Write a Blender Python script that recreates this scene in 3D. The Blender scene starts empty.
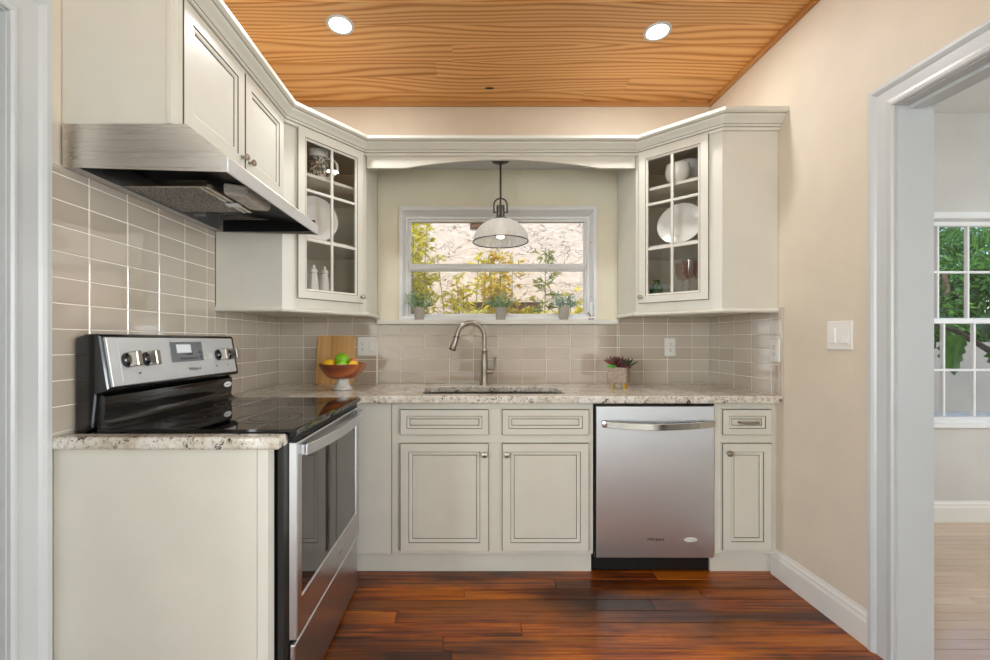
import bpy, bmesh, math, random
from mathutils import Vector, Matrix, noise as mnoise
random.seed(7)
PI = math.pi
S = bpy.context.scene
COL = S.collection

# ------------------------------------------------------------------ camera, world, sun, exposure
CAM_H = 1.205
cam = bpy.data.cameras.new('camera'); cam.sensor_width = 36.0
cam.lens = 427.0 / 990.0 * 36.0
cam.shift_x = 25.0 / 990.0; cam.shift_y = 11.0 / 990.0
cam.clip_start = 0.02
camo = bpy.data.objects.new('camera', cam); COL.objects.link(camo)
camo.location = (0, 0, CAM_H); camo.rotation_euler = (PI / 2, 0, 0)
S.camera = camo

world = bpy.data.worlds.new('sky_world'); S.world = world; world.use_nodes = True
wn = world.node_tree.nodes; wl = world.node_tree.links
sky = wn.new('ShaderNodeTexSky'); sky.sky_type = 'NISHITA'; sky.sun_disc = False
sky.sun_elevation = math.radians(52); sky.sun_rotation = math.radians(200); sky.air_density = 1.0; sky.dust_density = 0.6
bg = wn['Background']; wl.new(sky.outputs[0], bg.inputs[0]); bg.inputs[1].default_value = 0.42

sun = bpy.data.lights.new('sun', 'SUN'); sun.energy = 4.4; sun.angle = 0.012; sun.color = (1, .91, .78)
suno = bpy.data.objects.new('sun', sun); COL.objects.link(suno)
suno.rotation_euler = Vector((0.35, 0.62, -0.80)).to_track_quat('-Z', 'Y').to_euler()

S.view_settings.view_transform = 'Standard'; S.view_settings.look = 'None'
S.view_settings.gamma = 1.0; S.view_settings.use_curve_mapping = False
S.view_settings.exposure = -0.30
try:
    S.cycles.max_bounces = 10; S.cycles.diffuse_bounces = 5; S.cycles.glossy_bounces = 5
    S.cycles.transparent_max_bounces = 16; S.cycles.transmission_bounces = 8
    S.cycles.sample_clamp_indirect = 4.0; S.cycles.caustics_reflective = False; S.cycles.caustics_refractive = False
    S.cycles.use_denoising = True
except Exception:
    pass

def area_light(name, loc, direction, sx, sy, watts, color=(1, 1, 1), shape='RECTANGLE', parent=None):
    l = bpy.data.lights.new(name, 'AREA'); l.shape = shape; l.size = sx; l.size_y = sy; l.energy = watts; l.color = color
    o = bpy.data.objects.new(name, l); COL.objects.link(o)
    o.rotation_euler = Vector(direction).to_track_quat('-Z', 'Y').to_euler()
    o.location = Vector(loc) - (WL[parent.name] if parent else Vector())
    if parent: o.parent = parent
    return o

# daylight lamps, added as fill at made-up window openings out of view
WL = {}
area_light('fill_daylight', (-3.35, -3.0, 1.5), (1, 0, 0), 2.0, 1.9, 290, (.88, .95, 1))
area_light('fill_daylight', (4.35, -3.0, 1.5), (-1, 0, 0), 2.0, 1.9, 290, (.88, .95, 1))
area_light('fill_daylight', (4.95, .70, 1.5), (-1, 0, 0), .5, 1.4, 75, (.88, .96, 1))
area_light('fill_daylight', (-3.35, 1.0, 1.5), (1, 0, 0), 1.4, 1.4, 12, (.93, .97, 1))

# ------------------------------------------------------------------ materials
def hexc(h):
    h = h.lstrip('#')
    def f(c):
        c /= 255.0
        return c / 12.92 if c <= .04045 else ((c + .055) / 1.055) ** 2.4
    return (f(int(h[0:2], 16)), f(int(h[2:4], 16)), f(int(h[4:6], 16)), 1.0)
MATS = {}
class NT:
    def __init__(s, name):
        m = bpy.data.materials.new(name); m.use_nodes = True
        s.m = m; s.t = m.node_tree; s.n = s.t.nodes; s.b = s.n['Principled BSDF']; s.out = s.n['Material Output']
        MATS[name] = m
    def node(s, typ, **kw):
        n = s.n.new(typ)
        for k, v in kw.items():
            if k in n.bl_rna.properties.keys(): setattr(n, k, v)
            else: n.inputs[k].default_value = v
        return n
    def link(s, a, b): s.t.links.new(a, b)
    def pos(s, scale=(1, 1, 1), obj=False, rnd=0.0, rot=(0, 0, 0)):
        if obj: src = s.node('ShaderNodeTexCoord').outputs['Object']
        else: src = s.node('ShaderNodeNewGeometry').outputs['Position']
        if rnd:
            oi = s.node('ShaderNodeObjectInfo'); mu = s.node('ShaderNodeMath', operation='MULTIPLY'); mu.inputs[1].default_value = rnd
            s.link(oi.outputs['Random'], mu.inputs[0])
            ad = s.node('ShaderNodeVectorMath', operation='ADD'); s.link(src, ad.inputs[0]); s.link(mu.outputs[0], ad.inputs[1]); src = ad.outputs[0]
        mp = s.node('ShaderNodeMapping'); mp.inputs['Scale'].default_value = scale; mp.inputs['Rotation'].default_value = rot
        s.link(src, mp.inputs['Vector']); return mp.outputs[0]
    def noise(s, vec, scale, detail=3.0, rough=.5, dist=0.0):
        n = s.node('ShaderNodeTexNoise'); n.inputs['Scale'].default_value = scale; n.inputs['Detail'].default_value = detail
        n.inputs['Roughness'].default_value = rough; n.inputs['Distortion'].default_value = dist
        s.link(vec, n.inputs['Vector']); return n.outputs[0]
    def ramp(s, fac, stops, interp='LINEAR'):
        r = s.node('ShaderNodeValToRGB'); e = r.color_ramp.elements; r.color_ramp.interpolation = interp
        while len(e) < len(stops): e.new(.5)
        for i, (p, c) in enumerate(stops): e[i].position = p; e[i].color = c
        s.link(fac, r.inputs[0]); return r.outputs[0]
    def mix(s, fac, a, b, mode='MIX'):
        m = s.node('ShaderNodeMix', data_type='RGBA', blend_type=mode)
        for sock, v in ((m.inputs[0], fac), (m.inputs[6], a), (m.inputs[7], b)):
            if hasattr(v, 'links'): s.link(v, sock)
            else: sock.default_value = v
        return m.outputs[2]
    def bump(s, h, strength=.2, dist=.01):
        b = s.node('ShaderNodeBump'); b.inputs['Strength'].default_value = strength; b.inputs['Distance'].default_value = dist
        s.link(h, b.inputs['Height']); s.link(b.outputs[0], s.b.inputs['Normal'])
    def set(s, color=None, rough=None, metal=None, **kw):
        if color is not None:
            if hasattr(color, 'links'): s.link(color, s.b.inputs['Base Color'])
            else: s.b.inputs['Base Color'].default_value = color
        if rough is not None:
            if hasattr(rough, 'links'): s.link(rough, s.b.inputs['Roughness'])
            else: s.b.inputs['Roughness'].default_value = rough
        if metal is not None: s.b.inputs['Metallic'].default_value = metal
        for k, v in kw.items(): s.b.inputs[k.replace('_', ' ')].default_value = v
        return s
BW = lambda v: (v, v, v, 1)

def paint(name, col, rough=.45, var=.05, bump=.03, scale=6):
    t = NT(name); c = hexc(col); n = t.noise(t.pos(), scale, 4)
    dk = tuple(x * (1 - var) for x in c[:3]) + (1,); lt = tuple(min(1, x * (1 + var)) for x in c[:3]) + (1,)
    t.set(t.ramp(n, [(.3, dk), (.7, lt)]), rough)
    if bump: t.bump(t.noise(t.pos(), 90, 2), bump, .004)
    return t
def plain(name, col, rough=.4, metal=0.0, **kw):
    t = NT(name); t.set(hexc(col), rough, metal, **kw); return t

paint('cabinet_cream', 'd9d5c9', .38, .03, .02)
paint('cabinet_inside', 'dcd5c0', .5, .05, .02)
plain('glaze', '4b4034', .5)
paint('wall_peach', 'd5c8b5', .6, .03, .06)
paint('wall_cream', 'e0d9c3', .6, .03, .06)
paint('wall_white', 'd6d5d2', .6, .03, .10, 3)
paint('wall_greige', 'c2bcb2', .6, .03, .06)
paint('wall_plaster', 'c6c3be', .7, .05, .35, 2.5)
paint('trim_white', 'c4c6c6', .35, .02, .04)
paint('sill_white', 'dcd9d2', .35, .02, .02)
paint('vinyl_white', 'e4e4e3', .35, .02, .0)
plain('plate_white', 'e4e1da', .35)
plain('slot_dark', '2a2624', .6)
plain('black_enamel', '0d0d0e', .18, Coat_Weight=.4, Coat_Roughness=.06)
plain('black_matte', '101112', .45)
plain('black_glass', '060607', .03, Coat_Weight=.3, Coat_Roughness=.02)
plain('oven_glass', '17181b', .05, Coat_Weight=.5, Coat_Roughness=.02)
plain('chrome', 'c9c6c0', .14, 1.0)
plain('nickel', 'a79f94', .28, 1.0)
plain('bronze_dark', '4a4541', .4, .7)
plain('gold', 'c79a3e', .3, 1.0)
plain('ceramic_white', 'e6e3dc', .2)
plain('display_grey', '6f7276', .2)
plain('display_lit', 'e9eef2', .3)
plain('print_dark', '3b3a3a', .5)
plain('print_grey', '8d8d8c', .5)
plain('badge_white', 'e8e8e6', .35)
plain('lemon', 'f0c01c', .4)
plain('lime', '7fbf1a', .32)
plain('peach', 'd98a5a', .4)
plain('soil', '3a2c22', .9)
plain('pot_grey', 'b3aca4', .7)

def steel(name, col, rough, scale, axis, aniso=.75):
    t = NT(name); sc = [scale] * 3; sc[axis] = 1.5
    n = t.noise(t.pos(tuple(sc)), 1.0, 2)
    t.set(hexc(col), t.ramp(n, [(.2, BW(rough * .9)), (.8, BW(rough * 1.12))]), 1.0, Anisotropic=aniso)
    cx = t.node('ShaderNodeCombineXYZ'); cx.inputs[0].default_value = .04; cx.inputs[1].default_value = .03; cx.inputs[2].default_value = .05; cx.inputs[axis].default_value = 1.0; t.link(cx.outputs[0], t.b.inputs['Tangent'])
    return t
steel('steel_h', 'e8ecf2', .42, 220, 0, .8)       # brushed along X
steel('steel_y', 'cdced0', .30, 220, 1)       # brushed along Y
steel('steel_hood', 'e8e0d6', .26, 160, 1)
steel('steel_hood_end', 'e8e0d6', .28, 160, 0)
steel('steel_sink', 'b4b2ae', .3, 120, 0)
t = plain('panel_steel', 'dfe0e1', .42, .55)
plain('steel_dark', '3b3c3e', .35, .9)

t = NT('tile_taupe'); oi = t.node('ShaderNodeObjectInfo')
t.set(t.ramp(oi.outputs['Random'], [(0, hexc('b6a898')), (1, hexc('c0b3a4'))]), .06, Coat_Weight=.8, Coat_Roughness=.02, Coat_IOR=1.55)
t.b.inputs['Specular IOR Level'].default_value = .6
t.bump(t.noise(t.pos(), 7, 1), .008, .004)
plain('grout', 'efe8dc', .8)

# granite
t = NT('granite'); p = t.pos()
n1 = t.noise(p, 9, 5, .6, .6); n2 = t.noise(p, 60, 4, .7); n3 = t.noise(t.pos((1, 1.5, 1)), 26, 5, .75, .4); n4 = t.noise(p, 130, 2, .5)
c = t.ramp(n1, [(.30, hexc('bdb09d')), (.5, hexc('dad4c9')), (.72, hexc('e8e6e1'))])
c = t.mix(t.ramp(n2, [(.52, BW(0)), (.62, BW(.7))]), c, hexc('a99a88'))
c = t.mix(t.ramp(n3, [(.575, BW(0)), (.62, BW(.95))]), c, hexc('3a3433'))
c = t.mix(t.ramp(n4, [(.63, BW(0)), (.70, BW(.85))]), c, hexc('4c423c'))
t.set(c, .12)

def wood(name, stops, band, xs, rough, bumps=.05, rnd=40.0, dist=7.0, tone=None, coat=0.0, ds=1.0, fine=.12, knots=False):
    t = NT(name); v = t.pos((xs, 1, 1), obj=True, rnd=rnd)
    w = t.node('ShaderNodeTexWave', wave_type='BANDS', bands_direction='Y', wave_profile='SIN')
    w.inputs['Scale'].default_value = band; w.inputs['Distortion'].default_value = dist; w.inputs['Detail'].default_value = 1.0
    w.inputs['Detail Scale'].default_value = ds; w.inputs['Detail Roughness'].default_value = .4
    t.link(v, w.inputs['Vector'])
    fn = t.noise(t.pos((2.5, 140, 60), obj=True, rnd=rnd), 1.0, 3); nz = t.noise(t.pos((.8, 7, 7), obj=True, rnd=rnd), 1.0, 2)
    f = t.mix(fine, w.outputs[1], fn); f = t.mix(.30, f, nz)
    c = t.ramp(f, stops)
    if knots:
        vo = t.node('ShaderNodeTexVoronoi'); vo.inputs['Scale'].default_value = 1.0; t.link(t.pos((1.3, 3.2, 3.2), obj=True, rnd=rnd), vo.inputs['Vector'])
        c = t.mix(t.ramp(vo.outputs[0], [(.02, BW(.8)), (.055, BW(0))]), c, hexc('5a2c12'))
    if tone:
        oi = t.node('ShaderNodeObjectInfo'); tr = t.ramp(oi.outputs['Random'], tone); c = t.mix(1.0, c, tr, 'MULTIPLY')
    t.set(c, rough, 0.0, Coat_Weight=coat, Coat_Roughness=.12)
    t.bump(f, bumps, .002)
    return t
wood('pine_ceiling', [(.12, hexc('eab676')), (.48, hexc('e2a866')), (.66, hexc('d69854')), (.80, hexc('bf7c38')), (.92, hexc('a4602a'))], 9, .20, .42, .02, 40, 24.0, [(0, BW(.86)), (1, BW(1.0))], 0, .42, .14, True)
wood('pine_trim', [(.2, hexc('b98550')), (.8, hexc('a87038'))], .3, .1, .45, .0, 0, 1.0)
def floorwood(name, stops, dark, tone, rough, coat):
    t = NT(name)
    a = t.noise(t.pos((2.2, 85, 40), obj=True, rnd=60), 1.0, 6, .65, .3); b = t.noise(t.pos((1.1, 9, 9), obj=True, rnd=60), 1.0, 3, .6); d = t.noise(t.pos((.9, 2.2, 1)), 1.3, 4, .6)
    c = t.ramp(t.mix(.36, a, b), stops)
    c = t.mix(t.ramp(d, [(.42, BW(0)), (.62, BW(.85))]), c, dark)
    oi = t.node('ShaderNodeObjectInfo'); c = t.mix(1.0, c, t.ramp(oi.outputs['Random'], tone), 'MULTIPLY')
    t.set(c, rough, 0.0, Coat_Weight=coat, Coat_Roughness=.1); t.bump(a, .05, .002)
floorwood('floor_stain', [(.32, hexc('240b04')), (.41, hexc('6a2a08')), (.49, hexc('b4560c')), (.57, hexc('d87c16')), (.65, hexc('8e400c')), (.76, hexc('3e1705'))], hexc('2c0f05'), [(0, BW(.30)), (.5, BW(.66)), (1, BW(.95))], .28, .05)
floorwood('floor_glare', [(.30, hexc('c09c80')), (.5, hexc('d8ba9e')), (.7, hexc('e2cbb6'))], hexc('cba88a'), [(0, BW(.85)), (1, BW(1.0))], .3, .9)  # window glare on the side room boards is lightened into their base colour
t = NT('board_maple'); bn = t.noise(t.pos((70, 2, 2.2)), 1.0, 3); bb = t.noise(t.pos((16, 1, .5)), 1.0, 1)
t.set(t.ramp(t.mix(.5, bn, bb), [(.3, hexc('b87f42')), (.5, hexc('d3a062')), (.7, hexc('dcb074'))]), .45)
wood('bowl_wood', [(.15, hexc('6e2f16')), (.45, hexc('94471f')), (.7, hexc('b0642f')), (.9, hexc('5c2512'))], 3, 1.0, .3, .0, 0, 4.0, None, .3)
t = NT('pedestal_white'); t.set(t.ramp(t.noise(t.pos((1, 1, 8)), 30, 3), [(.3, hexc('b9b5ae')), (.6, hexc('d9d6cf'))]), .6)
t = NT('basket_clay'); vv = t.node('ShaderNodeTexVoronoi'); vv.inputs['Scale'].default_value = 170; t.link(t.pos(), vv.inputs['Vector'])
t.set(t.ramp(vv.outputs[0], [(.1, hexc('c9b8a6')), (.6, hexc('927f70'))]), .85); t.bump(vv.outputs[0], .6, .004)
t = NT('filter_mesh'); vv = t.node('ShaderNodeTexVoronoi'); vv.inputs['Scale'].default_value = 190; t.link(t.pos(), vv.inputs['Vector'])
t.set(t.ramp(vv.outputs[0], [(.15, hexc('d0cdc8')), (.6, hexc('5c5b5a'))]), .45, .5); t.bump(vv.outputs[0], .5, .003)
t = NT('mug_print'); vv = t.node('ShaderNodeTexVoronoi'); vv.inputs['Scale'].default_value = 42; t.link(t.pos(), vv.inputs['Vector'])
nn = t.noise(t.pos(), 60, 3)
t.set(t.ramp(nn, [(.36, hexc('33504a')), (.46, hexc('8b6a4f')), (.54, hexc('d8d3c9')), (.62, hexc('46605f')), (.7, hexc('b07a5a'))], 'CONSTANT'), .3)
def leafmat(name, a, b, rough=.5, trans=.0):
    t = NT(name); n = t.noise(t.pos(), 14, 2)
    t.set(t.ramp(n, [(.35, hexc(a)), (.65, hexc(b))]), rough)
    if trans:
        tr = t.node('ShaderNodeBsdfTranslucent'); tr.inputs[0].default_value = hexc(b); mx = t.node('ShaderNodeMixShader'); mx.inputs[0].default_value = trans
        t.link(t.b.outputs[0], mx.inputs[1]); t.link(tr.outputs[0], mx.inputs[2]); t.link(mx.outputs[0], t.out.inputs[0])
leafmat('leaf_bamboo', 'c9c41c', 'ebe34a', .5, .4)
leafmat('leaf_bamboo_gold', 'd0ac2e', 'e2cf58', .5, .35)
leafmat('leaf_olive', '6f7d33', '9aa447', .5, .3)
leafmat('leaf_sage', '6f9068', 'a4bc94', .7)
leafmat('leaf_blue', '7b9e90', 'a8c4b4', .7)
leafmat('leaf_tree', '2f5c18', '5f8f2a', .5, .25)
leafmat('leaf_palm', '3a6a34', '6d9a4e', .5, .25)
leafmat('leaf_dark', '20400f', '40621e', .5, .2)
leafmat('leaf_burgundy', '4a2327', '7a4a44', .45)
leafmat('leaf_lime', '3f9a2a', '66c233', .4)
leafmat('bark', '5a4c3d', '7b6a57', .9)
t = NT('stucco'); p = t.pos((1, 1, 1.6)); w1 = t.noise(p, 5, 4, .6, 2.2); vv = t.node('ShaderNodeTexVoronoi', feature='DISTANCE_TO_EDGE'); vv.inputs['Scale'].default_value = 12
dv = t.node('ShaderNodeVectorMath', operation='ADD'); nz = t.node('ShaderNodeTexNoise'); nz.inputs['Scale'].default_value = 4; nz.inputs['Detail'].default_value = 3
t.link(p, nz.inputs['Vector']); t.link(p, dv.inputs[0]); sc_ = t.node('ShaderNodeVectorMath', operation='SCALE'); sc_.inputs['Scale'].default_value = .5; t.link(nz.outputs[1], sc_.inputs[0]); t.link(sc_.outputs[0], dv.inputs[1]); t.link(dv.outputs[0], vv.inputs['Vector'])
crack = t.ramp(vv.outputs[0], [(.005, BW(0)), (.045, BW(1))])
brk = t.ramp(t.noise(p, 9, 3), [(.50, BW(1)), (.57, BW(0))])
crack = t.mix(brk, crack, BW(1))
c = t.mix(crack, hexc('a08268'), t.ramp(w1, [(.3, hexc('dcc8b2')), (.7, hexc('efe2d2'))]))
t.set(c, .9); t.bump(t.mix(.5, w1, crack), .8, .03)
paint('living_floor', 'c3bfb8', .35, .05, .05)
paint('garden_wall', '8f8d86', .9, .08, .3, 2)
paint('ground', '9b9284', .95, .15, .3, 2)
plain('vent_brown', '6a4a35', .8)

def glassmat(name, tint=(1, 1, 1, 1), ior=1.45, gloss_rough=0.0):
    t = NT(name); tr = t.node('ShaderNodeBsdfTransparent'); tr.inputs[0].default_value = tint
    gl = t.node('ShaderNodeBsdfGlossy'); gl.inputs['Roughness'].default_value = gloss_rough
    lw = t.node('ShaderNodeLayerWeight'); pw = t.node('ShaderNodeMath', operation='POWER'); t.link(lw.outputs['Facing'], pw.inputs[0]); pw.inputs[1].default_value = 5.0
    fr = t.node('ShaderNodeMath', operation='MULTIPLY_ADD'); t.link(pw.outputs[0], fr.inputs[0]); f0 = ((ior - 1) / (ior + 1)) ** 2; fr.inputs[1].default_value = 1 - f0; fr.inputs[2].default_value = f0
    mx = t.node('ShaderNodeMixShader'); t.link(fr.outputs[0], mx.inputs[0]); t.link(tr.outputs[0], mx.inputs[1]); t.link(gl.outputs[0], mx.inputs[2]); t.link(mx.outputs[0], t.out.inputs[0])
    return t
glassmat('pane_glass'); glassmat('goblet_glass', (.93, .86, .84, 1), 1.5)
t = NT('shade_glass'); df = t.node('ShaderNodeBsdfTranslucent'); df.inputs[0].default_value = hexc('f0efec')
d2 = t.node('ShaderNodeBsdfDiffuse'); d2.inputs[0].default_value = hexc('ecebe8'); m0 = t.node('ShaderNodeMixShader'); m0.inputs[0].default_value = .5
t.link(df.outputs[0], m0.inputs[1]); t.link(d2.outputs[0], m0.inputs[2])
tr = t.node('ShaderNodeBsdfTransparent'); m1 = t.node('ShaderNodeMixShader'); m1.inputs[0].default_value = .04; t.link(m0.outputs[0], m1.inputs[1]); t.link(tr.outputs[0], m1.inputs[2])
gl = t.node('ShaderNodeBsdfGlossy'); gl.inputs['Roughness'].default_value = .1; m2 = t.node('ShaderNodeMixShader'); m2.inputs[0].default_value = .08
t.link(m1.outputs[0], m2.inputs[1]); t.link(gl.outputs[0], m2.inputs[2]); t.link(m2.outputs[0], t.out.inputs[0])
def emit(name, col, st):
    t = NT(name); e = t.node('ShaderNodeEmission'); e.inputs[0].default_value = hexc(col); e.inputs[1].default_value = st; t.link(e.outputs[0], t.out.inputs[0])
emit('lamp_lens', 'fff6e8', 12.0); emit('bulb_glow', 'fff4e2', 4.0)

# ------------------------------------------------------------------ mesh helpers
class MB:
    def __init__(s): s.v = []; s.f = []; s.m = []
    def add(s, vs, fs, mat=0, M=None):
        o = len(s.v)
        s.v += [tuple(M @ Vector(p)) if M else tuple(p) for p in vs]
        for i, f in enumerate(fs):
            s.f.append([o + k for k in f]); s.m.append(mat[i] if isinstance(mat, list) else mat)
        return s
    def box(s, x0, x1, y0, y1, z0, z1, mat=0, M=None):
        return s.add([(x0, y0, z0), (x1, y0, z0), (x1, y1, z0), (x0, y1, z0), (x0, y0, z1), (x1, y0, z1), (x1, y1, z1), (x0, y1, z1)],
                     [(0, 3, 2, 1), (4, 5, 6, 7), (0, 1, 5, 4), (1, 2, 6, 5), (2, 3, 7, 6), (3, 0, 4, 7)], mat, M)
    def prism(s, poly, a0, a1, fn, mat=0):   # poly in 2D, fn(p, q, a) -> 3D
        n = len(poly); vs = [fn(p, q, a0) for p, q in poly] + [fn(p, q, a1) for p, q in poly]
        fs = [[i, (i + 1) % n, n + (i + 1) % n, n + i] for i in range(n)] + [list(range(n))[::-1], list(range(n, 2 * n))]
        ms = (mat + [mat[0], mat[0]]) if isinstance(mat, list) else mat
        return s.add(vs, fs, ms)
    def lathe(s, prof, seg=24, M=None, mat=0, cap=True):   # prof (r, z)
        vs = []; fs = []; n = len(prof)
        for r, z in prof:
            for k in range(seg):
                a = 2 * PI * k / seg; vs.append((r * math.cos(a), r * math.sin(a), z))
        for i in range(n - 1):
            for k in range(seg):
                k2 = (k + 1) % seg; fs.append([i * seg + k, i * seg + k2, (i + 1) * seg + k2, (i + 1) * seg + k])
        if cap:
            if prof[0][0] > 1e-6: fs.append(list(range(seg))[::-1])
            if prof[-1][0] > 1e-6: fs.append([(n - 1) * seg + k for k in range(seg)])
        return s.add(vs, fs, mat, M)
    def tube(s, pts, rad, seg=10, mat=0, closed=False):
        pts = [Vector(p) for p in pts]; n = len(pts); rr = rad if isinstance(rad, (list, tuple)) else [rad] * n
        vs = []; fs = []; up = None
        for i, p in enumerate(pts):
            if closed: d = pts[(i + 1) % n] - pts[i - 1]
            else: d = pts[min(i + 1, n - 1)] - pts[max(i - 1, 0)]
            d.normalize()
            if up is None: up = d.orthogonal().normalized()
            up = (up - d * up.dot(d)).normalized(); w = d.cross(up)
            for k in range(seg):
                a = 2 * PI * k / seg; vs.append(p + (up * math.cos(a) + w * math.sin(a)) * rr[i])
        for i in range(n if closed else n - 1):
            j = (i + 1) % n
            for k in range(seg):
                k2 = (k + 1) % seg; fs.append([i * seg + k, i * seg + k2, j * seg + k2, j * seg + k])
        if not closed: fs += [list(range(seg))[::-1], [(n - 1) * seg + k for k in range(seg)]]
        return s.add(vs, fs, mat)
    def sweep(s, path, prof, fn, mats=0, side=1):    # path 2D polyline, prof (offset, t), fn(a, b, t)->3D; mitred
        n = len(path); m = len(prof); vs = []; fs = []; ms = []
        P = [Vector(p) for p in path]
        for i in range(n):
            ns = []
            if i > 0: d = (P[i] - P[i - 1]).normalized(); ns.append(Vector((d.y, -d.x)) * side)
            if i < n - 1: d = (P[i + 1] - P[i]).normalized(); ns.append(Vector((d.y, -d.x)) * side)
            nn = sum(ns, Vector((0, 0))).normalized(); nn = nn / max(.2, nn.dot(ns[0]))
            for o, tt in prof:
                q = P[i] + nn * o; vs.append(fn(q.x, q.y, tt))
        for i in range(n - 1):
            for k in range(m):
                k2 = (k + 1) % m; fs.append([i * m + k, i * m + k2, (i + 1) * m + k2, (i + 1) * m + k]); ms.append(mats[k] if isinstance(mats, list) else mats)
        fs += [list(range(m))[::-1], [(n - 1) * m + k for k in range(m)]]; ms += [0, 0]
        return s.add(vs, fs, ms)
    def rings(s, o, u, n, w, h, rings, hole=False, up=(0, 0, 1)):
        # rectangle of size w x h, local frame: u right, up, n outward; rings (inset, depth, mat of the strip to the next ring)
        o = Vector(o); u = Vector(u); n = Vector(n); z = Vector(up); vs = []; fs = []; ms = []
        for (i, d, mt) in rings:
            ins = i if isinstance(i, tuple) else (i, i, i, i)     # left, right, bottom, top
            for a, b in ((ins[0], ins[2]), (w - ins[1], ins[2]), (w - ins[1], h - ins[3]), (ins[0], h - ins[3])):
                vs.append(o + u * a + z * b + n * d)
        for r in range(len(rings) - 1):
            for k in range(4):
                k2 = (k + 1) % 4; fs.append([r * 4 + k, r * 4 + k2, r * 4 + 4 + k2, r * 4 + 4 + k]); ms.append(rings[r][2])
        L = (len(rings) - 1) * 4
        if hole:
            for k in range(4): k2 = (k + 1) % 4; fs.append([L + k, L + k2, k2, k]); ms.append(rings[-1][2])
        else:
            fs.append([L, L + 1, L + 2, L + 3]); ms.append(rings[-1][2]); fs.append([3, 2, 1, 0]); ms.append(rings[0][2])
        return s.add(vs, fs, ms)
    def mesh(s, name, origin, mats, bevel=0.0, smooth=False, seg=1, weld=False):
        me = bpy.data.meshes.new(name)
        me.from_pydata([tuple(Vector(p) - origin) for p in s.v], [], s.f)
        for mt in (mats if isinstance(mats, (list, tuple)) else [mats]): me.materials.append(MATS[mt])
        for p, mi in zip(me.polygons, s.m): p.material_index = mi
        bm = bmesh.new(); bm.from_mesh(me)
        if weld: bmesh.ops.remove_doubles(bm, verts=bm.verts, dist=1e-5)
        bmesh.ops.recalc_face_normals(bm, faces=bm.faces)
        if bevel:
            ed = [e for e in bm.edges if len(e.link_faces) == 2 and e.calc_face_angle(0) > .5]
            bmesh.ops.bevel(bm, geom=ed, offset=bevel, segments=seg, profile=.5, affect='EDGES', clamp_overlap=True)
        if smooth:
            for f in bm.faces: f.smooth = True
            for e in bm.edges:
                if len(e.link_faces) == 2 and e.calc_face_angle(0) > math.radians(40): e.smooth = False
        bm.to_mesh(me); bm.free()
        return me
    def build(s, name, mats, parent=None, bevel=0.0, smooth=False, seg=1, weld=False, label=None):
        V = [Vector(p) for p in s.v]
        lo = Vector([min(p[i] for p in V) for i in range(3)]); hi = Vector([max(p[i] for p in V) for i in range(3)])
        org = Vector(((lo.x + hi.x) / 2, (lo.y + hi.y) / 2, lo.z))
        o = bpy.data.objects.new(name, s.mesh(name, org, mats, bevel, smooth, seg, weld)); COL.objects.link(o)
        place(o, org, parent)
        if label: o['label'] = label
        return o
def place(o, w, parent=None):
    WL[o.name] = Vector(w)
    if parent: o.parent = parent; o.location = Vector(w) - WL[parent.name]
    else: o.location = w
def tag(o, label, cat, group=None):
    o['label'] = label; o['category'] = cat
    if group: o['group'] = group
    return o
def struct(o): o['kind'] = 'structure'; return o
def thing(name, label, cat, loc, group=None):
    o = bpy.data.objects.new(name, None); COL.objects.link(o); o.empty_display_size = .05; place(o, loc); return tag(o, label, cat, group)
def sthing(name, loc):
    o = bpy.data.objects.new(name, None); COL.objects.link(o); o.empty_display_size = .05; place(o, loc); return struct(o)
def frame(o, u, n, up=(0, 0, 1)):     # local x=u, y=up, z=n  (lathe axis along n)
    u = Vector(u).normalized(); n = Vector(n).normalized(); up = n.cross(u)
    M = Matrix((u, up, n)).transposed().to_4x4(); M.translation = Vector(o); return M
def T(x, y, z): return Matrix.Translation((x, y, z))
XY = lambda a, b, t: (a, b, t)
XZ = lambda p, q, a: (p, a, q)       # poly in XZ extruded along Y
YZ = lambda p, q, a: (a, p, q)       # poly in YZ extruded along X
def arc(cx, cy, r, a0, a1, n): return [(cx + r * math.cos(a0 + (a1 - a0) * i / n), cy + r * math.sin(a0 + (a1 - a0) * i / n)) for i in range(n + 1)]
def text(body, name, size, M, mat, parent, shear=0.0, depth=.0006):
    cu = bpy.data.curves.new(name, 'FONT'); cu.body = body; cu.size = size; cu.shear = shear; cu.extrude = depth; cu.align_x = 'CENTER'; cu.align_y = 'CENTER'
    to = bpy.data.objects.new(name + '_curve', cu); COL.objects.link(to)
    bpy.context.view_layer.update(); dg = bpy.context.evaluated_depsgraph_get()
    me = bpy.data.meshes.new_from_object(to.evaluated_get(dg)); bpy.data.objects.remove(to)
    me.transform(M); vs = [v.co.copy() for v in me.vertices]
    org = sum(vs, Vector()) / len(vs)
    me.transform(T(*(-org))); me.materials.clear(); me.materials.append(MATS[mat])
    o = bpy.data.objects.new(name, me); COL.objects.link(o); place(o, org, parent); return o

# ------------------------------------------------------------------ key dimensions (metres; camera stands at x=0 y=0)
XL, XR, YB = -1.246, 1.575, 2.79          # tile faces left / back, right wall
ZC = 2.765                                # ceiling
ZT = 0.928                                # counter top
WLX = XL - .010                           # painted left wall face
WBY = YB + .010

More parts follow.
